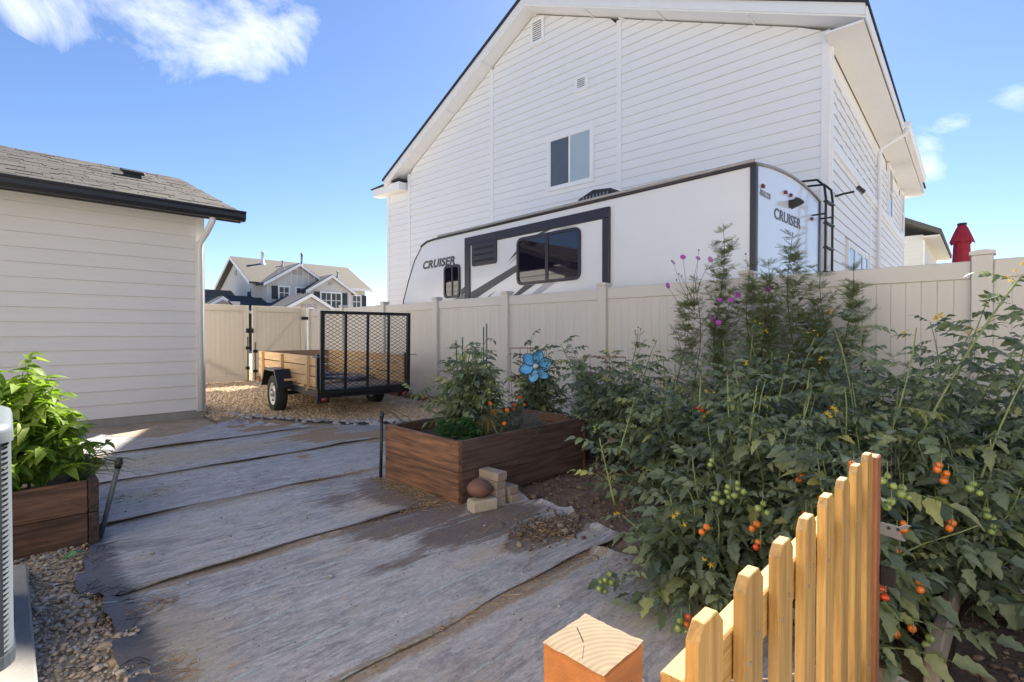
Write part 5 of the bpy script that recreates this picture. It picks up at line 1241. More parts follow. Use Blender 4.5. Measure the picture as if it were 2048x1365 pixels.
def feather_leaf(rs, L=.11):
    parts = []
    def strip(p, q, w): 
        p, q = np.array(p), np.array(q); d = q-p; s = np.cross(d, (0, 0, 1.0)); s = s/(np.linalg.norm(s)+1e-9)*w; u = np.array((0, 0, w))
        return np.array([p-s, p+s, q, p+u, q+u*.3]), np.array([(0, 1, 2), (0, 2, 3), (1, 3, 4)])
    parts.append(strip((0, 0, 0), (L, 0, -L*.25), .0015))
    for k in range(7):
        t = .15+.12*k; b = np.array((L*t, 0, -L*.25*t)); l2 = L*(.42-.03*k)*rs.uniform(.8, 1.2)
        for sd in (-1, 1):
            e = b+np.array((l2*.75, sd*l2*.6, rs.uniform(-.15, .3)*l2)); parts.append(strip(b, e, .0013))
            m_ = b+(e-b)*.45
            parts.append(strip(m_, m_+np.array((l2*.45, sd*l2*.02, .1*l2)), .0012)); parts.append(strip(m_, m_+np.array((l2*.1, sd*l2*.4, .15*l2)), .0012))
    return cat(parts)
def herb_leaf(rs, L=.06):
    parts = []
    for k in range(5):
        v, f = leaflet(L*.5, L*.3, 3, .3, .5, .2, rs); a = (k-2)*.6; m = rotm('z', a) @ rotm('y', .2); parts.append((v @ m.T+np.array((L*.5, L*.25*math.sin(a), 0)), f))
    st = np.array([(0, .001, 0), (0, -.001, 0), (L*.6, 0, 0)]); parts.append((st, np.array([(0, 1, 2)]))); return cat(parts)
rs0 = random.Random(3)
VAR = {'tomato': [tomato_leaf(rs0) for _ in range(7)], 'pepper': [pepper_leaf(rs0) for _ in range(6)], 'feather': [feather_leaf(rs0) for _ in range(5)], 'herb': [herb_leaf(rs0) for _ in range(4)]}
LMAT = {'tomato': 'tomato_leaf', 'pepper': 'pepper_leaf', 'feather': 'feather_leaf', 'herb': 'herb_leaf'}
VMESH = {k: [fast_mesh(v, f, M[LMAT[k]], True, np.zeros(len(v))) for (v, f) in VAR[k]] for k in ('tomato', 'pepper')}
CAMP = np.array((0, 0, 1.25))
class Plant:
    def __init__(s, name, loc, label, cat_, group, kind, stem='green_stem', mat=None, picked=0):
        s.root = empty(name, loc, 0, label, cat_, group); s.o = np.array(loc, float); s.kind = kind; s.leaves = []; s.st = MB(); s.stem = stem; s.mat = mat or LMAT[kind]; s.picked = picked
    def leaf(s, p, az, pitch, roll, sc):
        m = rotm('z', az) @ rotm('y', -pitch) @ rotm('x', roll); s.leaves.append((np.array(p, float), m, sc, rnd.randrange(len(VAR[s.kind]))))
    def stemline(s, pts, r0, r1): n = len(pts); s.st.tube(pts, [r0+(r1-r0)*i/(n-1) for i in range(n)], 5, False)
    def finish(s):
        L = s.leaves
        if s.picked: L.sort(key=lambda q: np.linalg.norm(q[0]+s.o-CAMP)-.9*q[2]*.25)
        for (p, m, sc, k) in L[:s.picked]:
            M4 = Matrix([list(m[i]*sc)+[p[i]] for i in range(3)]+[[0, 0, 0, 1]]); link('leaf', VMESH[s.kind][k], s.root, mtx=M4)
        rest = L[s.picked:]; VV = []; FF = []; RR = []; n = 0
        for (p, m, sc, k) in rest:
            v, f = VAR[s.kind][k]; VV.append((v*sc) @ m.T+p); FF.append(f+n); n += len(v); RR.append(np.full(len(v), rnd.random()))
        if VV: o = link('foliage', fast_mesh(np.concatenate(VV), np.concatenate(FF), M[s.mat], True, np.concatenate(RR)), s.root); o['kind'] = 'stuff'
        if s.st.v: s.st.build('stems', M[s.stem], s.root, smooth=True, fix=False)
def grow(pl, target, base=(0, 0, 0), n=9, sag=.25, r0=.007, r1=.0025, every=.062, start=.25, lsc=(.7, 1.15), wob=.04, dens=1.0, tipup=True):
    """one vine from base to target with leaves along it"""
    b, t = np.array(base, float), np.array(target, float); pts = []
    ph = rnd.uniform(0, 6); mid = (b+t)/2+np.array((0, 0, sag*np.linalg.norm(t-b)*.6))
    for i in range(n+1):
        u = i/n; p = (1-u)**2*b+2*u*(1-u)*mid+u*u*t+wob*np.array((math.sin(u*5+ph), math.cos(u*4+ph*2), .6*math.sin(u*7+ph)))*u
        pts.append(p)
    pl.stemline([tuple(p) for p in pts], r0, r1)
    Ls = np.cumsum([0]+[np.linalg.norm(pts[i+1]-pts[i]) for i in range(n)]); tot = Ls[-1]; d = tot*start; k = rnd.uniform(0, 6)
    while d < tot:
        i = min(n-1, int(np.searchsorted(Ls, d)-1)); u = (d-Ls[i])/(Ls[i+1]-Ls[i]+1e-9); p = pts[i]+(pts[i+1]-pts[i])*u
        k += 2.4+rnd.uniform(-.4, .4); f = d/tot
        if rnd.random() < dens: pl.leaf(p, k, rnd.uniform(-.15, .75) if f < .9 else rnd.uniform(.3, 1.0), rnd.uniform(-.5, .5), rnd.uniform(*lsc)*(1.0 if f < .85 else .7))
        d += every*rnd.uniform(.7, 1.3)
    return pts
def tomato_plant(loc, r, h, nst, lab, picked=70, ex=1.0, ey=1.0, low=.12, lsc=(.38, 1.12), every=.041, group='tomato plants in the thicket', extra=(), hmin=.15, az0=None):
    pl = Plant('tomato_plant', loc, lab, 'tomato plant', group, 'tomato', picked=picked)
    for i in range(nst):
        a = 2.399*i+rnd.uniform(-.3, .3); q = math.sqrt((i+.5)/nst)
        zz = h*(1-q**2.2*(1-hmin))*rnd.uniform(.82, 1.08); grow(pl, (r*ex*q*math.cos(a), r*ey*q*math.sin(a), max(low, zz)), (rnd.uniform(-.05, .05), rnd.uniform(-.05, .05), 0), sag=.30*q, lsc=lsc, every=every)
    for (p, kw) in extra: grow(pl, np.array(p)-np.array(loc), (0, 0, 0), **kw)
    pl.finish(); return pl
fruit_bm = bmesh.new(); bmesh.ops.create_uvsphere(fruit_bm, u_segments=14, v_segments=9, radius=1.0)
FM = {}
for m_ in ('fruit_orange', 'fruit_red', 'fruit_green'):
    fb2 = fruit_bm.copy()
    for v in fb2.verts: v.co.z *= .93; v.co *= 1+.035*math.cos(5*math.atan2(v.co.y, v.co.x))*max(0, v.co.z)
    n0 = len(fb2.faces); cv = fb2.verts.new((0, 0, .96))
    for q in range(5):
        a_ = q*1.2566; fb2.faces.new((cv, fb2.verts.new((.3*math.cos(a_-.35), .3*math.sin(a_-.35), .95)), fb2.verts.new((.85*math.cos(a_), .85*math.sin(a_), .86+.2*(q % 2))), fb2.verts.new((.3*math.cos(a_+.35), .3*math.sin(a_+.35), .95))))
    me = bpy.data.meshes.new('m'); fb2.to_mesh(me); fb2.free(); me.materials.append(M[m_]); me.materials.append(M['green_stem'])
    me.polygons.foreach_set('use_smooth', [True]*len(me.polygons)); me.polygons.foreach_set('material_index', [0]*n0+[1]*5); FM[m_] = me
def truss(pl, p, n, mat, r=.019, sp=.03):
    """hanging fruit cluster at world point p"""
    p = np.array(p)-pl.o; st = MB(); top = p+np.array((0, 0, .06)); st.tube([tuple(top+np.array((.05, .03, -.02))), tuple(top), tuple(p), tuple(p-np.array((0, 0, sp*n*.45)))], .0016, 5)
    t = st.build('truss_stem', M['green_stem'], pl.root, smooth=True)
    for k in range(n):
        a = k*2.2+rnd.random(); q = p+np.array((.6*sp*math.cos(a), .6*sp*math.sin(a), -sp*.5*k)); s = r*rnd.uniform(.82, 1.12)
        m = rnd.choice(('fruit_orange', 'fruit_orange', 'fruit_red')) if mat == 'mix' else mat
        o = link('tomato', FM[m], pl.root, tuple(q)); o.scale = (s, s, s*rnd.uniform(.95, 1.15))
blm = None
def blossom_mesh():
    V = [(0, 0, .002)]; F = []
    for k in range(5):
        a = k*1.2566; V += [(.004*math.cos(a-.5), .004*math.sin(a-.5), .001), (.016*math.cos(a), .016*math.sin(a), -.003), (.004*math.cos(a+.5), .004*math.sin(a+.5), .001)]; F.append((0, 3*k+1, 3*k+2, 3*k+3))
    b = MB().add(V, F); b.lathe([(.0035, .0), (.003, .008), (.0005, .014)], 'z', 6); return mesh(b.v, b.f, M['yellow_petal'])
BL = blossom_mesh()
def blossoms(pl, pts):
    for p in pts:
        for k in range(rnd.randint(2, 4)):
            o = link('blossom', BL, pl.root, tuple(np.array(p)-pl.o+NR.normal(0, .014, 3)), (rnd.uniform(.5, 2.2), rnd.uniform(-.6, .6), rnd.uniform(0, 6))); s = rnd.uniform(.8, 1.25); o.scale = (s, s, s)
# ---- thicket
up_kw = dict(sag=.05, every=.05, start=.3, lsc=(.5, .9), r0=.008, r1=.003)
T1 = tomato_plant((2.42, 1.06, 0), .50, .62, 26, 'low sprawling tomato plant at the front edge of the thicket beside the bare soil', 110, low=.07, hmin=.1)
T2 = tomato_plant((2.85, .95, 0), .62, .98, 30, 'tomato plant in the middle of the thicket directly behind the pickets', 110, hmin=.2,
                  extra=[((2.75, 1.15, 1.02), up_kw)])
T3 = tomato_plant((3.45, 1.68, 0), .60, .98, 28, 'tomato plant in the thicket between the bare soil and the purple cosmos', 60, hmin=.12, extra=[((3.1, 1.6, 1.05), up_kw), ((3.4, 1.82, 1.1), up_kw)])
T4 = tomato_plant((4.25, 2.65, 0), .72, 1.0, 28, 'tomato plant at the far left end of the thicket near the planter', 30, hmin=.15, extra=[((4.0, 3.25, 1.12), up_kw), ((4.5, 2.5, 1.18), up_kw), ((4.2, 2.9, 1.1), up_kw)])
T5 = tomato_plant((3.95, 1.45, 0), .72, 1.08, 28, 'tall tomato plant in the thicket in front of the cosmos with yellow blossoms', 40, hmin=.3, extra=[((3.70, 1.30, 1.28), up_kw), ((3.83, .97, 1.25), up_kw), ((3.6, 1.5, 1.2), up_kw)])
T6 = tomato_plant((3.25, .60, 0), .58, 1.02, 28, 'tomato plant with tall shoots behind the far gate post', 100, hmin=.25, extra=[((3.23, .37, 1.30), up_kw), ((3.48, .71, 1.22), up_kw), ((3.49, .02, 1.54), dict(sag=.02, every=.065, start=.4, lsc=(.5, .9), r0=.010, r1=.004)), ((3.0, .66, .98), up_kw)])
T7 = tomato_plant((4.25, .65, 0), .68, 1.08, 26, 'tomato plant at the back right of the thicket against the fence', 40, hmin=.3, extra=[((4.0, .1, 1.42), up_kw), ((3.7, .2, 1.28), up_kw), ((4.32, .98, 1.36), up_kw), ((3.63, .67, 1.32), up_kw), ((4.4, -.1, 1.35), up_kw)])
T8 = tomato_plant((2.50, .52, 0), .40, .80, 26, 'tomato plant full of ripe fruit hanging beside the silver gate latch', 130, hmin=.12, low=.08, ey=.75, extra=[((2.75, .12, .5), dict(sag=.3)), ((2.45, .2, .12), dict(sag=.5))])
T9 = tomato_plant((3.15, .22, 0), .42, .85, 22, 'sprawling tomato plant over the grey edging board at lower right', 110, hmin=.1, low=.06, extra=[((3.3, -.25, .30), dict(sag=.4, every=.09)), ((2.75, -.12, .18), dict(sag=.6, every=.09)), ((3.32, -.03, 1.18), up_kw), ((3.65, -.3, 1.0), up_kw)])
T10 = tomato_plant((4.85, .25, 0), .55, 1.15, 20, 'tomato plant close against the fence below the tall fence post', 20, hmin=.3, extra=[((4.7, -.1, 1.4), up_kw), ((4.9, .5, 1.35), up_kw)])
T11 = tomato_plant((4.15, -.22, 0), .5, 1.12, 22, 'rightmost tomato plant with leaves reaching out of the picture', 40, hmin=.25, extra=[((3.9, -.35, 1.5), up_kw), ((3.75, -.1, 1.35), up_kw), ((4.1, -.5, 1.3), up_kw)])
for (pl, p, n, m_) in ((T8, (2.329, .61, .50), 4, 'mix'), (T1, (2.10, .93, .42), 2, 'mix'), (T2, (2.314, .80, .41), 2, 'mix'), (T2, (2.25, .76, .36), 2, 'mix'), (T8, (2.30, .44, .74), 3, 'mix'), (T9, (2.79, .22, .69), 3, 'fruit_orange'), (T9, (2.82, .20, .64), 2, 'fruit_orange'),
                       (T8, (2.42, .32, .47), 1, 'fruit_orange'), (T8, (2.52, .30, .49), 2, 'fruit_orange'), (T8, (2.47, .25, .29), 2, 'fruit_orange'), (T8, (2.42, .31, .41), 1, 'fruit_orange'), (T8, (2.33, .34, .28), 2, 'mix'), (T8, (2.35, .26, .155), 1, 'fruit_orange'), (T8, (2.32, .30, .13), 1, 'fruit_orange'),
                       (T2, (2.55, .68, .60), 2, 'mix'), (T8, (2.38, .56, .56), 2, 'mix'), (T9, (2.73, .18, .47), 2, 'fruit_orange'), (T1, (1.93, .92, .10), 2, 'mix'), (T2, (2.62, .80, .64), 1, 'mix'), (T4, (3.72, 2.5, .33), 3, 'fruit_red'), (T4, (3.70, 2.24, .40), 2, 'fruit_red'), (T5, (3.40, 1.55, .75), 3, 'fruit_red'),
                       (T8, (2.34, .34, .71), 3, 'fruit_green'), (T8, (2.40, .30, .66), 3, 'fruit_green'), (T8, (2.36, .33, .61), 2, 'fruit_green'), (T9, (2.80, .12, .63), 3, 'fruit_green'), (T9, (2.92, .08, .50), 3, 'fruit_green'), (T9, (2.94, .06, .43), 2, 'fruit_green'),
                       (T1, (2.28, .90, .56), 4, 'fruit_green'), (T1, (2.24, .94, .53), 3, 'fruit_green'), (T1, (2.33, .88, .57), 3, 'fruit_green'), (T2, (2.38, 1.02, .64), 2, 'fruit_green'), (T1, (1.88, .93, .10), 3, 'fruit_green'), (T1, (1.94, 1.32, .14), 4, 'fruit_green'), (T1, (1.92, 1.34, .10), 3, 'fruit_green'),
                       (T8, (2.35, .21, .14), 3, 'fruit_green'), (T2, (2.62, .70, .70), 3, 'fruit_green'), (T2, (2.27, .76, .52), 3, 'fruit_green'), (T4, (3.65, 2.6, .45), 5, 'fruit_green')):
    truss(pl, p, n, m_, .0155 if m_ != 'fruit_green' else .0145)
blossoms(T5, [(3.703, 1.297, 1.313), (3.74, 1.26, 1.285), (3.828, .972, 1.26), (3.373, 1.227, 1.076), (3.304, 1.296, 1.034)])
blossoms(T3, [(3.375, 1.825, .90), (3.413, 1.787, .92), (3.11, 1.39, .75), (3.0, 1.3, .9)]); blossoms(T4, [(3.427, 2.173, .36), (4.1, 2.8, 1.1)])
blossoms(T6, [(3.49, .0, 1.56), (3.48, .02, 1.52), (2.933, .667, .85), (2.948, .652, .88), (3.542, .858, 1.1)]); blossoms(T7, [(4.319, .981, 1.428), (3.869, .331, 1.332), (3.88, .32, 1.356), (3.728, .172, 1.272), (3.7, .2, 1.285), (3.823, .477, 1.259)])
blossoms(T2, [(2.8, .93, .76), (2.95, .96, .9)]); blossoms(T1, [(2.1, 1.05, .42), (2.05, .9, .3), (2.15, 1.42, .34)])
for (pl, spots) in ((T1, ((2.2, 1.55, .70),)), (T2, ((2.6, .9, 1.0), (2.95, 1.15, 1.08))), (T3, ((3.3, 1.5, 1.1), (2.8, 1.7, .85))), (T4, ((4.1, 2.3, 1.08),)), (T5, ((3.6, 1.05, 1.12), (4.2, 1.5, 1.2))), (T6, ((3.1, .8, 1.05),))):
    for sp_ in spots:
        sh_ = MB(); b_ = np.array(sp_)-pl.o; a_ = rnd.uniform(0, 6.3); l_ = rnd.uniform(.3, .45)
        pts = [tuple(b_+np.array((.10*math.cos(a_)*(1-u), .10*math.sin(a_)*(1-u), -l_*(1-u)))) for u in np.linspace(0, 1, 6)]; sh_.tube(pts, [.007, .006, .005, .004, .003, .002], 6)
        for q_ in range(9):
            u = .3+.08*q_; c_ = np.array(pts[0])*(1-u)+np.array(pts[5])*u; an = q_*2.4; e_ = c_+np.array((.07*math.cos(an), .07*math.sin(an), .05))*(1.25-u)
            sh_.tube([tuple(c_), tuple((c_+e_)/2+np.array((0, 0, .008))), tuple(e_)], [.0022, .0016, .001], 4, False)
        o = sh_.build('shoot', M['pale_shoot'], pl.root, smooth=True)
        for q_ in range(7): link('leaf', VMESH['tomato'][rnd.randrange(7)], pl.root, mtx=Matrix.Translation(Vector(b_)-Vector((0, 0, l_*q_/11))) @ Matrix.Rotation(q_*2.4, 4, 'Z') @ Matrix.Rotation(-.5, 4, 'Y') @ Matrix.Scale(rnd.uniform(.32, .6), 4))
# ---- tomato in the planter, tomato behind the pinwheel
C1 = tomato_plant((2.88, 3.36, .36), .25, .84, 34, 'staked tomato plant growing in the central planter', 60, hmin=.35, low=.1, group='tomato plants by the planter', lsc=(.55, .85), every=.05,
                  extra=[((2.55, 3.75, .72), dict(sag=.5, every=.06, lsc=(.6, .9))), ((2.62, 3.7, .85), dict(sag=.3, every=.06, lsc=(.6, .9))), ((2.7, 3.62, .55), dict(sag=.4, every=.06))])
C2 = tomato_plant((4.38, 3.95, 0), .32, 1.16, 34, 'dark leafy tomato plant in the red cage behind the blue pinwheel', 30, hmin=.25, low=.25, group='tomato plants by the planter', lsc=(.6, .9), every=.055)
C3 = tomato_plant((4.62, 3.15, 0), .34, .95, 18, 'thin tomato plant with drooping shoots left of the thicket', 20, hmin=.3, low=.2, group='tomato plants by the planter', lsc=(.55, .85), extra=[((4.15, 3.3, 1.12), up_kw), ((4.35, 3.5, 1.05), up_kw), ((4.2, 3.15, 1.0), up_kw)])
for p in ((2.86, 3.15, .78), (2.95, 3.2, .84)): truss(C1, p, 3, 'fruit_green', .014, .024)
truss(C1, (2.9, 3.12, .60), 3, 'mix', .014, .024)
# ---- cosmos along the fence
def cosmos_flower(parent, p, rot, mat, s=1.0):
    f = empty('flower', p, 0, parent=parent); f.rotation_euler = rot; f.scale = (s, s, s)
    V = []; F = []
    for k in range(8):
        a = k*.785; c, sn = math.cos(a), math.sin(a); n = len(V)
        for (r, w, z) in ((.006, .004, .001), (.022, .011, .004), (.034, .012, .003), (.038, .006, .0)):
            V += [(r*c-w*sn, r*sn+w*c, z), (r*c+w*sn, r*sn-w*c, z)]
        F += [(n, n+1, n+3, n+2), (n+2, n+3, n+5, n+4), (n+4, n+5, n+7, n+6)]
    link('petals', mesh(V, F, mat, True), f); MB().lathe([(.008, .0), (.007, .005), (.001, .007)], 'z', 8).build('flower_centre', M['marigold'], f, smooth=True)
def cosmos(base, top, lab, flowers=(), side=14, buds=(), dens=1.0, leafL=1.0, red=True):
    pl = Plant('cosmos_plant', base, lab, 'cosmos', 'cosmos plants along the fence', 'feather', 'brown_stem' if red else 'green_stem')
    b = np.array(base, float); t = np.array(top, float)-b; pts = []; ph = rnd.uniform(0, 6)
    for i in range(13):
        u = i/12; pts.append(t*u+np.array((.12*math.sin(u*4+ph), .12*math.cos(u*5+ph), 0))*u*(1-u)*2)
    pl.stemline([tuple(p) for p in pts], .007, .002)
    H = float(np.linalg.norm(t)); nn = max(6, int(side*1.0))
    for k in range(nn):
        u = .14+.86*(k+.5)/nn; p = t*u; a0 = k*1.2+rnd.uniform(-.3, .3); ls = (1.5-.6*u)*leafL
        for j in range(9):        # feathery whorl at each node
            if rnd.random() > dens*1.1: continue
            pl.leaf(p+NR.normal(0, .008, 3), a0+j*1.047+rnd.uniform(-.3, .3), rnd.uniform(-.1, .8)+.3*u, rnd.uniform(-.9, .9), rnd.uniform(.6, 1.3)*ls)
        if u < .9 and rnd.random() < .9:     # rising side branch
            for a in (a0, a0+math.pi+rnd.uniform(-.4, .4)):
                ln = (H*.27*(1.02-u)+.05)*rnd.uniform(.5, 1.3)*leafL; d = np.array((math.cos(a)*.7, math.sin(a)*.7, rnd.uniform(.35, 1.0))); q = []
                for j in range(6): w = j/5; q.append(p+d*ln*w+np.array((0, 0, .10*ln*w*w)))
                pl.stemline([tuple(x) for x in q], .0024, .001)
                for j in range(1, 6):
                    for _ in range(6):
                        if rnd.random() > dens: continue
                        pl.leaf(q[j]-(q[j]-q[j-1])*rnd.random()*.3, rnd.uniform(0, 6.3), rnd.uniform(.1, .9), rnd.uniform(-.8, .8), rnd.uniform(.5, .9)*leafL)
    for (fp, m_) in flowers:
        fp = np.array(fp)-b; s = t*min(.8, max(.3, fp[2]/t[2]-.22)); pl.stemline([tuple(s), tuple((s+fp)/2+np.array((.0, .03, .02))), tuple(fp)], .0022, .0013)
        cosmos_flower(pl.root, tuple(fp), (rnd.uniform(.5, 1.5), rnd.uniform(-1.3, .2), rnd.uniform(-.5, .5)), M[m_], rnd.uniform(.72, .95))
    for fp in buds:
        fp = np.array(fp)-b; s = t*min(.85, max(.3, fp[2]/t[2]-.15)); pl.stemline([tuple(s), tuple((s+fp)/2), tuple(fp)], .0018, .001)
        MB().lathe([(.001, -.008), (.007, -.003), (.008, .003), (.003, .01)], 'z', 7, tuple(fp)).build('bud', M['bud'], pl.root, smooth=True)
    pl.finish()
cosmos((5.08, 2.12, 0), (5.10, 2.10, 2.34), 'tallest feathery cosmos plant in front of the trailer side', side=17, flowers=[((4.946, 1.954, 1.578), 'cosmos_petal'), ((4.991, 1.909, 1.627), 'cosmos_petal'), ((4.861, 2.039, 1.361), 'cosmos_petal')])
cosmos((5.05, 2.35, 0), (4.95, 2.33, 1.86), 'slender cosmos plant with pale purple flowers left of the tallest one', side=12, dens=.5, leafL=.8,
       flowers=[((4.81, 2.49, 1.981), 'cosmos_pale'), ((4.882, 2.418, 2.032), 'cosmos_petal'), ((5.011, 2.189, 1.996), 'cosmos_pale'), ((4.991, 2.309, 2.02), 'cosmos_pale'), ((4.774, 2.526, 1.741), 'cosmos_petal'), ((4.871, 2.029, 1.578), 'cosmos_petal'), ((4.87, 2.1, 1.40), 'cosmos_petal')],
       buds=[((4.99, 2.30, 2.10)), ((4.86, 2.45, 1.86)), ((4.85, 2.47, 1.80)), ((4.88, 2.43, 1.84))])
cosmos((5.02, 2.52, 0), (4.98, 2.42, 1.70), 'bushy cosmos plant at the left end of the cosmos row', side=12, dens=.8)
cosmos((5.12, 1.82, 0), (5.08, 1.82, 1.95), 'cosmos plant before the dark rear corner of the trailer', side=14, buds=[((5.05, 1.86, 2.02)), ((5.1, 1.80, 2.0))])
cosmos((5.15, 1.66, 0), (5.12, 1.68, 1.96), 'cosmos plant right of the dark rear corner of the trailer', side=14, flowers=[((5.035, 1.665, 1.667), 'cosmos_petal'), ((5.03, 1.64, 1.67), 'cosmos_petal')])
cosmos((5.16, 1.45, 0), (5.13, 1.47, 2.19), 'tall cosmos plant in front of the trailer ladder', side=17)
cosmos((5.2, 1.24, 0), (5.15, 1.25, 1.82), 'cosmos plant left of the rightmost one in the row', side=14, red=True)
cosmos((5.22, 1.02, 0), (5.19, 1.01, 1.86), 'rightmost cosmos plant of the row before the tan fence', side=14)
cosmos((5.32, 1.36, 0), (5.30, 1.33, 1.55), 'short bushy cosmos plant close to the fence under the trailer ladder', side=13)
cosmos((5.30, 1.75, 0), (5.28, 1.74, 1.62), 'short bushy cosmos plant close to the fence under the trailer corner', side=13)
cosmos((5.28, 2.22, 0), (5.26, 2.2, 1.6), 'short bushy cosmos plant close to the fence behind the tallest cosmos', side=13)
cosmos((4.95, 3.75, 0), (4.92, 3.72, .95), 'low feathery cosmos plant right of the blue pinwheel', side=9, dens=.8, red=False)
cosmos((4.75, 3.45, 0), (4.72, 3.45, .80), 'low feathery cosmos plant in front of the thin tomato', side=9, dens=.8, red=False)
cosmos((4.9, 2.95, 0), (4.88, 2.93, 1.28), 'dark thin cosmos stem with bare buds left of the thicket', side=9, dens=.35, leafL=.7, buds=[(4.88, 2.93, 1.32), (4.87, 2.96, 1.28), (4.9, 2.91, 1.30)])
# ---- peppers in the left planter
def pepper_plant(loc, r, h, nb, lab, picked):
    pl = Plant('pepper_plant', loc, lab, 'pepper plant', 'pepper plants in the left planter', 'pepper', picked=picked)
    pl.stemline([(0, 0, 0), (.01, 0, h*.35), (.0, .01, h*.6)], .008, .006)
    for i in range(nb):
        a = 2.4*i; q = math.sqrt((i+.5)/nb); tgt = np.array((r*q*math.cos(a), r*q*math.sin(a), h*(1-.82*q*q)*rnd.uniform(.85, 1.1))); b = np.array((0, 0, h*.18))
        pts = [b+(tgt-b)*u+np.array((0, 0, .12*h*u*(1-u)*2)) for u in np.linspace(0, 1, 7)]; pl.stemline([tuple(p) for p in pts], .005, .0022)
        for u in np.linspace(.25, 1, 12):
            for _ in range(3): pl.leaf(b+(tgt-b)*u+np.array((0, 0, .24*h*u*(1-u))), rnd.uniform(0, 6.3), rnd.uniform(-.5, .6), rnd.uniform(-.5, .5), rnd.uniform(.45, .85))
    pl.finish(); return pl
pepper_plant((.08, 4.10, .31), .33, .66, 36, 'bushy pepper plant nearest the front right corner of the left planter', 220)
pepper_plant((-.24, 4.08, .31), .32, .72, 30, 'pepper plant directly behind the air conditioner in the left planter', 120)
pepper_plant((-.12, 3.99, .31), .24, .34, 18, 'low pepper plant spilling over the front board of the left planter', 60)
pepper_plant((.06, 4.52, .31), .29, .76, 24, 'pepper plant behind the front one in the left planter', 80)
pepper_plant((-.30, 4.55, .31), .30, .80, 22, 'pepper plant at the rear left of the left planter', 50)
on = Plant('onion_clump', (.27, 4.02, .31), 'clump of thin arching onion leaves at the right end of the left planter', 'onion', None, 'herb', 'green_stem')
for k in range(26):
    a = rnd.uniform(-.9, .9); L = rnd.uniform(.2, .38); h = rnd.uniform(.10, .22); on.stemline([(0, .1*rnd.random(), 0), (L*.4*math.cos(a), L*.4*math.sin(a), h), (L*.8*math.cos(a), L*.8*math.sin(a), h*.9), (L*math.cos(a), L*math.sin(a), h*.7)], .0035, .001)
on.finish()
sd = Plant('pepper_plant', (.36, 4.25, .31), 'thin seedling shoot leaning out over the right side of the left planter', 'pepper plant', None, 'pepper', picked=12)
sd.stemline([(0, 0, 0), (.05, .02, .16), (.12, .0, .24)], .003, .0015)
for u in range(9): sd.leaf((.02+.012*u, .01, .10+.017*u), rnd.uniform(0, 6), rnd.uniform(-.6, .5), rnd.uniform(-.4, .4), .45)
sd.finish()
# ---- herbs and flowers in the central planter
pa = Plant('parsley_plant', (2.52, 3.12, .37), 'bright green parsley clump at the front left of the central planter', 'herb', None, 'herb')
for k in range(200): a = rnd.uniform(0, 6.3); q = rnd.random()**.5*.15; pa.leaf((q*math.cos(a), q*math.sin(a), rnd.uniform(.02, .16*(1-q*2.6)+.05)), a+rnd.uniform(-.6, .6), rnd.uniform(-.2, .9), rnd.uniform(-.4, .4), rnd.uniform(.8, 1.4))
pa.finish()
dr = Plant('dry_grass_clump', (2.78, 3.14, .37), 'clump of yellowing drooping leaves at the foot of the staked tomato', 'plant', None, 'herb', 'dry_stem') if False else None
M['dry_leaf'] = material('dry_leaf', (.30, .25, .10), .7, .25, 20, transl=.2)
db = MB()
for k in range(60):
    a = rnd.uniform(0, 6.3); L = rnd.uniform(.08, .17); db.tube([(0, 0, .02), (L*.5*math.cos(a), L*.5*math.sin(a), rnd.uniform(.12, .2)), (L*math.cos(a), L*math.sin(a), rnd.uniform(.0, .1))], [.003, .003, .0008], 4, False)
o = db.build('dry_grass_clump', M['dry_leaf'], None, (2.80, 3.12, .37), smooth=True); tag(o, 'clump of yellowing strappy leaves at the foot of the staked tomato', 'plant')
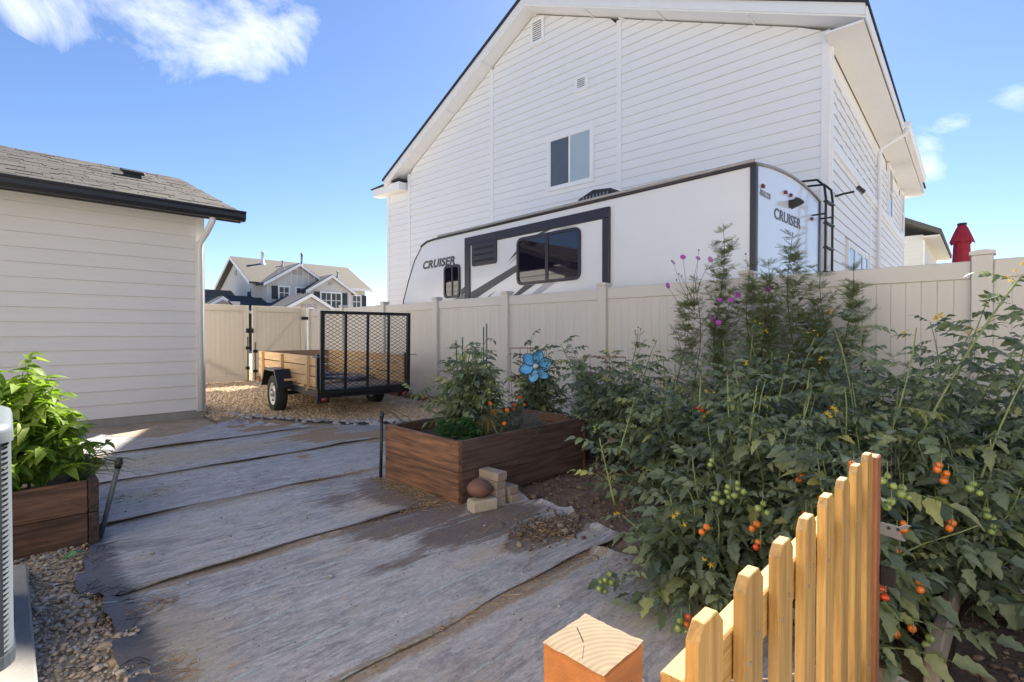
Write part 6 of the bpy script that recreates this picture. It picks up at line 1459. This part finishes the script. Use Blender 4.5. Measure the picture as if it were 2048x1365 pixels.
lv = Plant('lavender_plant', (3.10, 3.02, .37), 'silvery grey lavender clump beside the marigolds in the planter', 'lavender', None, 'feather', 'green_stem', 'grey_leaf')
for k in range(300): a = rnd.uniform(0, 6.3); q = rnd.random()**.5*.16; lv.leaf((q*math.cos(a), q*math.sin(a), rnd.uniform(.0, .15)), a+rnd.uniform(-.5, .5), rnd.uniform(.4, 1.3), 0, rnd.uniform(.6, .9))
lv.finish()
def marigold(loc, fl, lab):
    pl = Plant('marigold_plant', loc, lab, 'marigold', 'marigolds in the planter', 'feather', 'green_stem', 'tomato_leaf'); b = np.array(loc)
    for p in fl:
        q = np.array(p)-b; pl.stemline([(0, 0, 0), tuple(q*.6+np.array((.01, 0, .01))), tuple(q)], .003, .002)
        for _ in range(26): pl.leaf(q*rnd.uniform(.1, .95), rnd.uniform(0, 6.3), rnd.uniform(-.1, .8), rnd.uniform(-.5, .5), rnd.uniform(.5, .8))
        f = empty('flower', tuple(q), 0, parent=pl.root); f.scale = (.75, .75, .75); V = []; F = []
        for ring_, (rr, zz, m) in enumerate(((.023, 0, 12), (.018, .006, 10), (.011, .011, 8))):
            for k in range(m):
                a = 2*math.pi*k/m+ring_*.3; w = .32; n = len(V); V += [(0, 0, zz), (rr*math.cos(a-w), rr*math.sin(a-w), zz+.003*math.sin(k*2.3)), (rr*1.08*math.cos(a), rr*1.08*math.sin(a), zz-.003), (rr*math.cos(a+w), rr*math.sin(a+w), zz+.003)]; F.append((n, n+1, n+2, n+3))
        link('petals', mesh(V, F, M['marigold'], False), f); f.rotation_euler = (rnd.uniform(.2, .9), rnd.uniform(-.7, -.1), 0)
    pl.finish()
marigold((3.3, 3.25, .37), [(3.22, 3.2, .57), (3.28, 3.25, .60), (3.42, 3.32, .65), (3.36, 3.2, .60)], 'marigold with several orange flowers in the right half of the planter')
marigold((2.85, 3.02, .37), [(2.80, 3.05, .68), (2.92, 2.98, .62), (2.86, 2.95, .52)], 'marigold with orange flowers under the staked tomato')
marigold((3.45, 2.98, .37), [(3.42, 2.95, .44)], 'small marigold with one orange flower at the front edge of the planter')
